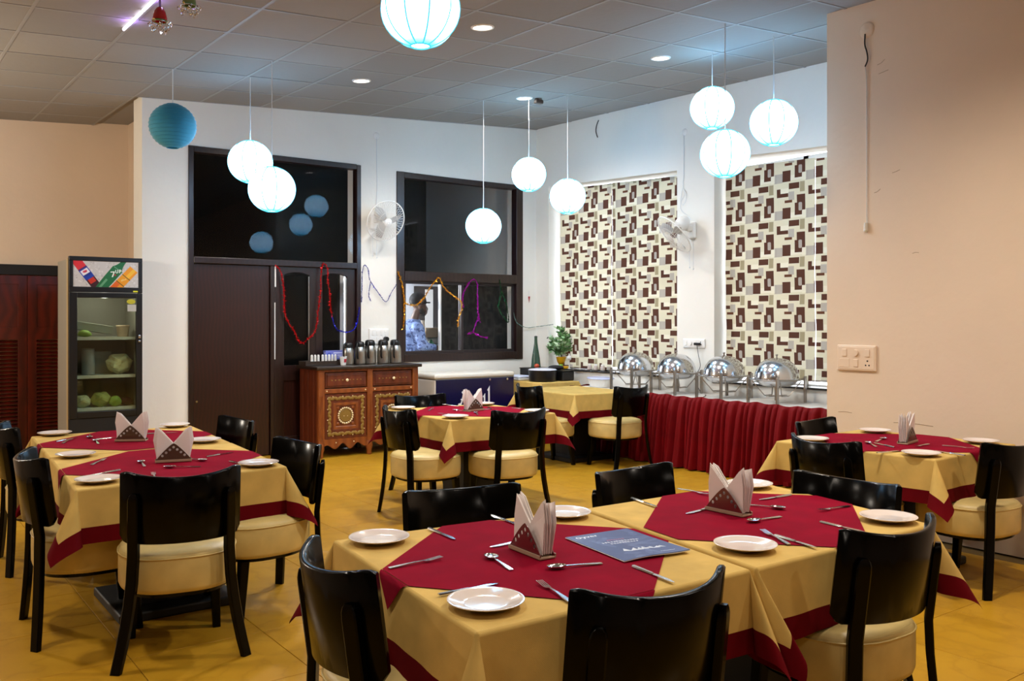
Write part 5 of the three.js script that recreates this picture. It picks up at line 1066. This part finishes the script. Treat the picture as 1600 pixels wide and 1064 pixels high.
tinsel('gold foil tinsel draped over the left sash of the sliding window', [[[-2.207, 2.156], [-2.173, 2.085], [-2.139, 1.989], [-2.118, 1.845], [-2.098, 1.761], [-2.029, 1.738], [-1.932, 1.745], [-1.833, 1.825], [-1.748, 1.949], [-1.662, 2.05], [-1.605, 2.095], [-1.547, 1.991], [-1.43, 1.893], [-1.267, 1.783], [-1.259, 1.682], [-1.304, 1.581], [-1.319, 1.462]], [[-2.118, 1.773], [-2.112, 1.64], [-2.118, 1.532], [-2.132, 1.436]]], 0xe0a024, .034, 640);
tinsel('magenta foil tinsel in a tall loop over the right sash', [[[-1.237, 1.708], [-1.244, 1.846], [-1.191, 1.973], [-1.07, 2.09], [-1.017, 2.041], [-1.009, 1.888], [-.994, 1.607], [-.963, 1.518]], [[-.994, 1.607], [-1.055, 1.455], [-1.085, 1.391], [-1.176, 1.367]], [[-1.085, 1.391], [-.978, 1.339], [-.847, 1.312]]], 0xb01aa8, .032, 640);
tinsel('dark green tinsel at the right end of the sliding window', [[[-.65, 2.089], [-.626, 1.92], [-.666, 1.712], [-.57, 1.583], [-.506, 1.517], [-.538, 1.765], [-.61, 1.921]]], 0x1d5a34, .03, 700);
tinsel('thin silvery green tinsel running from the window to the room corner', [[[-.417, 1.648], [-.376, 1.53], [-.327, 1.491], [-.245, 1.457], [-.145, 1.444, .03], [-.03, 1.455, .03], [-.03, 1.47, .2], [-.02, 1.489, .4]]], 0x8fb0a4, .013, 500);

// ------------------------------------------------------------------ the person and the goods in the pantry
function sdfMesh(name, prims, lo, hi, res, k, mat, parent, post) {
  const c = lo.clone().add(hi).multiplyScalar(.5), half = Math.max(hi.x - lo.x, hi.y - lo.y, hi.z - lo.z) / 2;
  const mc = new MarchingCubes(res, mat, false, false, 400000); mc.isolation = 0;
  const f = mc.field; f.fill(-1);
  let i = 0; const p = V(0, 0, 0), pa = V(0, 0, 0), ba = V(0, 0, 0);
  for (let z = 0; z < res; z++) for (let y = 0; y < res; y++) for (let x = 0; x < res; x++, i++) {
    p.set(c.x + (x / res * 2 - 1) * half, c.y + (y / res * 2 - 1) * half, c.z + (z / res * 2 - 1) * half);
    if (p.x < lo.x || p.x > hi.x || p.y < lo.y || p.y > hi.y || p.z < lo.z || p.z > hi.z) continue;
    let d = 9;
    for (const [a, b, ra, rb] of prims) {
      pa.copy(p).sub(a); ba.copy(b).sub(a);
      const l = ba.lengthSq(), t = l ? Math.max(0, Math.min(1, pa.dot(ba) / l)) : 0, e = pa.addScaledVector(ba, -t).length() - (ra + (rb - ra) * t);
      const h = Math.max(0, k - Math.abs(d - e)) / k; d = Math.min(d, e) - h * h * k * .25;
    }
    f[i] = -(post ? post(p, d) : d);
  }
  mc.update();
  const n = mc.count, g = new THREE.BufferGeometry(), P = mc.positionArray.slice(0, n * 3), N = mc.normalArray.slice(0, n * 3);
  for (let j = 0; j < n; j++) { P[3 * j] = P[3 * j] * half + c.x; P[3 * j + 1] = P[3 * j + 1] * half + c.y; P[3 * j + 2] = P[3 * j + 2] * half + c.z; }
  g.setAttribute('position', new THREE.BufferAttribute(P, 3)); g.setAttribute('normal', new THREE.BufferAttribute(N, 3)); uvm(g);
  return obj(name, g, mat, parent);
}
{
  // local axes: feet on y = 0, facing +x, left hand towards -z
  const t = thing('person', 'person in dark cap and blue patterned jacket bending over goods behind the sliding window', 'person', [-1.575, 0, -.80], -.1);
  const skin = std(0x4a2f22, .55), jacketMap = tex(256, (u, v) => { const n = fbm(u, v, 8, 4, 61), m = fbm(u, v, 14, 3, 66); return mix(mix([.36, .45, .66], [.62, .70, .86], n), [.16, .20, .36], m > .52 ? .7 : 0); }, true, 3);
  const jacket = std(0xffffff, .8, { map: jacketMap }), trousers = std(0x1b1d28, .85), capM = std(0x08080c, .8);
  const J = { pelvis: V(0, .98, 0), chest: V(.05, 1.38, 0), neck: V(.09, 1.57, 0), head: V(.15, 1.755, 0) };
  const body = sdfMesh('body', [
    [J.pelvis, V(.03, 1.2, 0), .135, .14], [V(.03, 1.2, 0), J.chest, .14, .155], [V(.05, 1.42, -.15), V(.05, 1.42, .15), .075, .075], [V(.06, 1.48, 0), V(.115, 1.64, 0), .062, .056],
    [V(0, .95, .09), V(.02, .52, .1), .09, .06], [V(.02, .52, .1), V(-.02, .09, .1), .058, .04], [V(-.02, .06, .1), V(.13, .035, .12), .042, .034],
    [V(0, .95, -.09), V(.02, .52, -.1), .09, .06], [V(.02, .52, -.1), V(-.02, .09, -.1), .058, .04], [V(-.02, .06, -.1), V(.13, .035, -.12), .042, .034],
    [V(.05, 1.43, .18), V(.10, 1.2, .235), .055, .045], [V(.10, 1.2, .235), V(.32, 1.17, .16), .043, .03],
    [V(.05, 1.43, -.18), V(.12, 1.2, -.22), .055, .045], [V(.12, 1.2, -.22), V(.34, 1.19, -.12), .043, .03],
    [V(.145, 1.79, 0), V(.165, 1.74, 0), .098, .086], [V(.2, 1.68, 0), V(.225, 1.66, 0), .058, .048], [V(.245, 1.735, 0), V(.268, 1.705, 0), .014, .019], [V(.2, 1.70, .05), V(.2, 1.70, -.05), .035, .035],
    [V(.13, 1.745, .092), V(.13, 1.71, .09), .018, .014], [V(.13, 1.745, -.092), V(.13, 1.71, -.09), .018, .014],
  ], V(-.3, -.02, -.36), V(.5, 1.95, .36), 120, .035, skin, t);
  for (const s of [-1, 1]) {                                      // hands: palm, four bent fingers and a thumb on the side
    const w = s > 0 ? V(.33, 1.17, .155) : V(.35, 1.19, -.115), pr = [[w, w.clone().add(V(.07, -.005, -s * .01)), .026, .03]];
    for (let k = 0; k < 4; k++) { const o = w.clone().add(V(.085, .024 - k * .017, -s * .012)), l = [.036, .042, .04, .03][k]; pr.push([o, o.clone().add(V(l, -.006, -s * .006)), .0095, .009], [o.clone().add(V(l, -.006, -s * .006)), o.clone().add(V(l * 1.35, -.018, -s * .034)), .009, .0078]); }
    pr.push([w.clone().add(V(.03, .02, -s * .012)), w.clone().add(V(.062, .032, -s * .04)), .0115, .0095], [w.clone().add(V(.062, .032, -s * .04)), w.clone().add(V(.09, .026, -s * .052)), .0095, .0085]);
    sdfMesh('hand', pr, w.clone().add(V(-.06, -.1, -.1)), w.clone().add(V(.18, .1, .1)), 62, .008, skin, body);
  }
  sdfMesh('jacket', [
    [V(0, 1.0, 0), V(.03, 1.2, 0), .165, .165], [V(.03, 1.2, 0), J.chest, .165, .175], [V(.05, 1.43, -.17), V(.05, 1.43, .17), .085, .085], [V(.06, 1.47, 0), V(.085, 1.54, 0), .085, .075],
    [V(.05, 1.43, .19), V(.10, 1.2, .245), .075, .065], [V(.10, 1.2, .245), V(.29, 1.175, .17), .063, .048], [V(.05, 1.43, -.19), V(.12, 1.2, -.23), .075, .065], [V(.12, 1.2, -.23), V(.31, 1.19, -.13), .063, .048],
  ], V(-.3, .86, -.4), V(.42, 1.66, .4), 84, .04, jacket, t, (p, d) => Math.max(d, .9 - p.y + .01 * Math.sin(p.x * 30), (Math.hypot(p.x - .1, p.z) < .09 && p.y > 1.55) ? p.y - 1.56 : -9) + .006 * Math.sin(p.y * 46 + p.z * 20) * Math.sin(p.x * 30 + p.z * 17));
  sdfMesh('trousers', [
    [V(0, 1.0, 0), V(0, .93, 0), .15, .15], [V(0, .95, .09), V(.02, .52, .1), .11, .08], [V(.02, .52, .1), V(-.02, .08, .1), .08, .07], [V(0, .95, -.09), V(.02, .52, -.1), .11, .08], [V(.02, .52, -.1), V(-.02, .08, -.1), .08, .07],
  ], V(-.3, .06, -.3), V(.3, 1.06, .3), 70, .03, trousers, t);
  sdfMesh('cap', [[V(.13, 1.815, 0), V(.145, 1.80, 0), .118, .116], [V(.22, 1.805, 0), V(.285, 1.79, 0), .05, .035]], V(-.1, 1.76, -.2), V(.36, 1.98, .2), 64, .02, capM, t, (p, d) => Math.max(d, 1.765 + (p.x > .2 ? .0 : 0) - p.y, p.x > .23 ? Math.abs(p.y - 1.79) - .01 : -9));
  sdfMesh('beard', [[V(.17, 1.665, .055), V(.225, 1.64, 0), .034, .03], [V(.17, 1.665, -.055), V(.225, 1.64, 0), .034, .03], [V(.15, 1.70, .075), V(.17, 1.665, .055), .022, .03], [V(.15, 1.70, -.075), V(.17, 1.665, -.055), .022, .03]], V(.08, 1.56, -.14), V(.3, 1.75, .14), 54, .02, std(0x0c0a0a, .9), t);
  for (const s of [-1, 1]) { obj('eye', [new THREE.SphereGeometry(.011, 10, 8).translate(.243, 1.752, s * .034)], std(0xdedad4, .3), body); obj('brow', [tube([V(.243, 1.775, s * .015), V(.246, 1.78, s * .035), V(.228, 1.774, s * .058)], .005, 8, 5)], std(0x0c0a0a, .9), body); }
  obj('mouth', [tube([V(.262, 1.672, -.022), V(.272, 1.674, 0), V(.262, 1.672, .022)], .0045, 8, 5)], std(0x5a2c28, .6), body);
  for (const s of [-1, 1]) obj('shoe', [loft([[-.06, .045, .05], [-.02, .05, .075], [.06, .05, .07], [.13, .045, .05], [.17, .03, .035]].map(([x, w, h]) => [V(x, 0, s * .1 - w), V(x, 0, s * .1 + w), V(x, h * .8, s * .1 + w * .9), V(x, h, s * .1), V(x, h * .8, s * .1 - w * .9)]))], M.blackMatte, t);
  // counter and goods
  const c = thing('pantry_counter', 'pale counter behind the sliding window carrying bags and a carton', 'counter', [-.83, 0, -.98]);
  obj('worktop', [span(-.5, .5, 1.04, 1.075, -.38, .3, .006)], M.white, c); obj('cabinet', [span(-.48, .48, 0, 1.04, -.36, .27)], M.offwhite, c);
  const put = (name, label, cat, p, geo, mat) => { const o = tag(obj(name, geo, mat), label, cat); o.position.set(...p); return o; };
  put('shelf_box', 'plain white box under the brown carton in the pantry', 'box', [-1.10, 1.0755, -1.0], [span(-.12, .12, 0, .23, -.1, .1, .005)], M.white);
  const carton = thing('carton', 'brown cardboard carton held up before the person in the pantry', 'carton', [-1.13, 1.306, -.98], .05);
  obj('carton_body', [span(-.15, .15, 0, .135, -.12, .12, .003)], std(0xb79f7e, .85), carton); obj('carton_flap', [bar(V(.15, .132, 0), V(.165, .02, 0), .004, .24)], M.white, carton);
  const lump = (r, sx, sy, sd) => { const g = new THREE.IcosahedronGeometry(r, 4), p = g.attributes.position; for (let i = 0; i < p.count; i++) { const k = 1 + .12 * Math.sin(p.getX(i) * 38 + sd) * Math.cos(p.getZ(i) * 41) + .09 * Math.sin(p.getY(i) * 57 + sd); p.setXYZ(i, p.getX(i) * k * sx, Math.max(p.getY(i) * k, -r * .75) * sy, p.getZ(i) * k); } g.computeVertexNormals(); g.computeBoundingBox(); return uvm(g.translate(0, -g.boundingBox.min.y, 0)); };
  put('green_bag', 'shiny green plastic bag on the pantry counter', 'bag', [-1.235, 1.0757, -.80], [lump(.085, .85, 1.35, 1)], phys(0x0f6a44, .2, { clearcoat: .6 }));
  put('grey_bag', 'crumpled grey plastic bag right of the green one', 'bag', [-1.06, 1.0757, -.82], [lump(.085, 1.25, 1.0, 4)], phys(0x7f8f96, .25, { clearcoat: .6 }));
  put('white_cup', 'white cup held near the person\'s chest in the pantry', 'cup', [-1.235, 1.4415, -1.02], [lathe([[0, 0], [.032, 0], [.04, .1], [.042, .104], [.038, .1], [.03, .004], [0, .004]], 20)], std(0xd9cfc0, .6));
}

// ------------------------------------------------------------------ worn marks on the painted walls
{
  const mark = std(0xb39a80, .95), marks = [];
  for (const [y, z, l, a] of [[.84, 5.85, .12, .05], [.80, 6.4, .3, -.03], [2.50, 6.12, .05, 1.2], [2.63, 6.27, .06, .8], [3.45, 6.15, .06, 1.4], [3.38, 6.17, .08, .7], [2.03, 6.42, .05, .1]]) marks.push(tube([V(X1 - .0006, y, z - l / 2), V(X1 - .0008, y + .006, z), V(X1 - .0006, y + a * .02, z + l / 2)], .0022, 6, 4));
  const sc = obj('scuff', marks, mark, scene.getObjectByName('wall_right'));
  sc.userData.kind = 'stuff';
}
renderer.render(scene, camera);
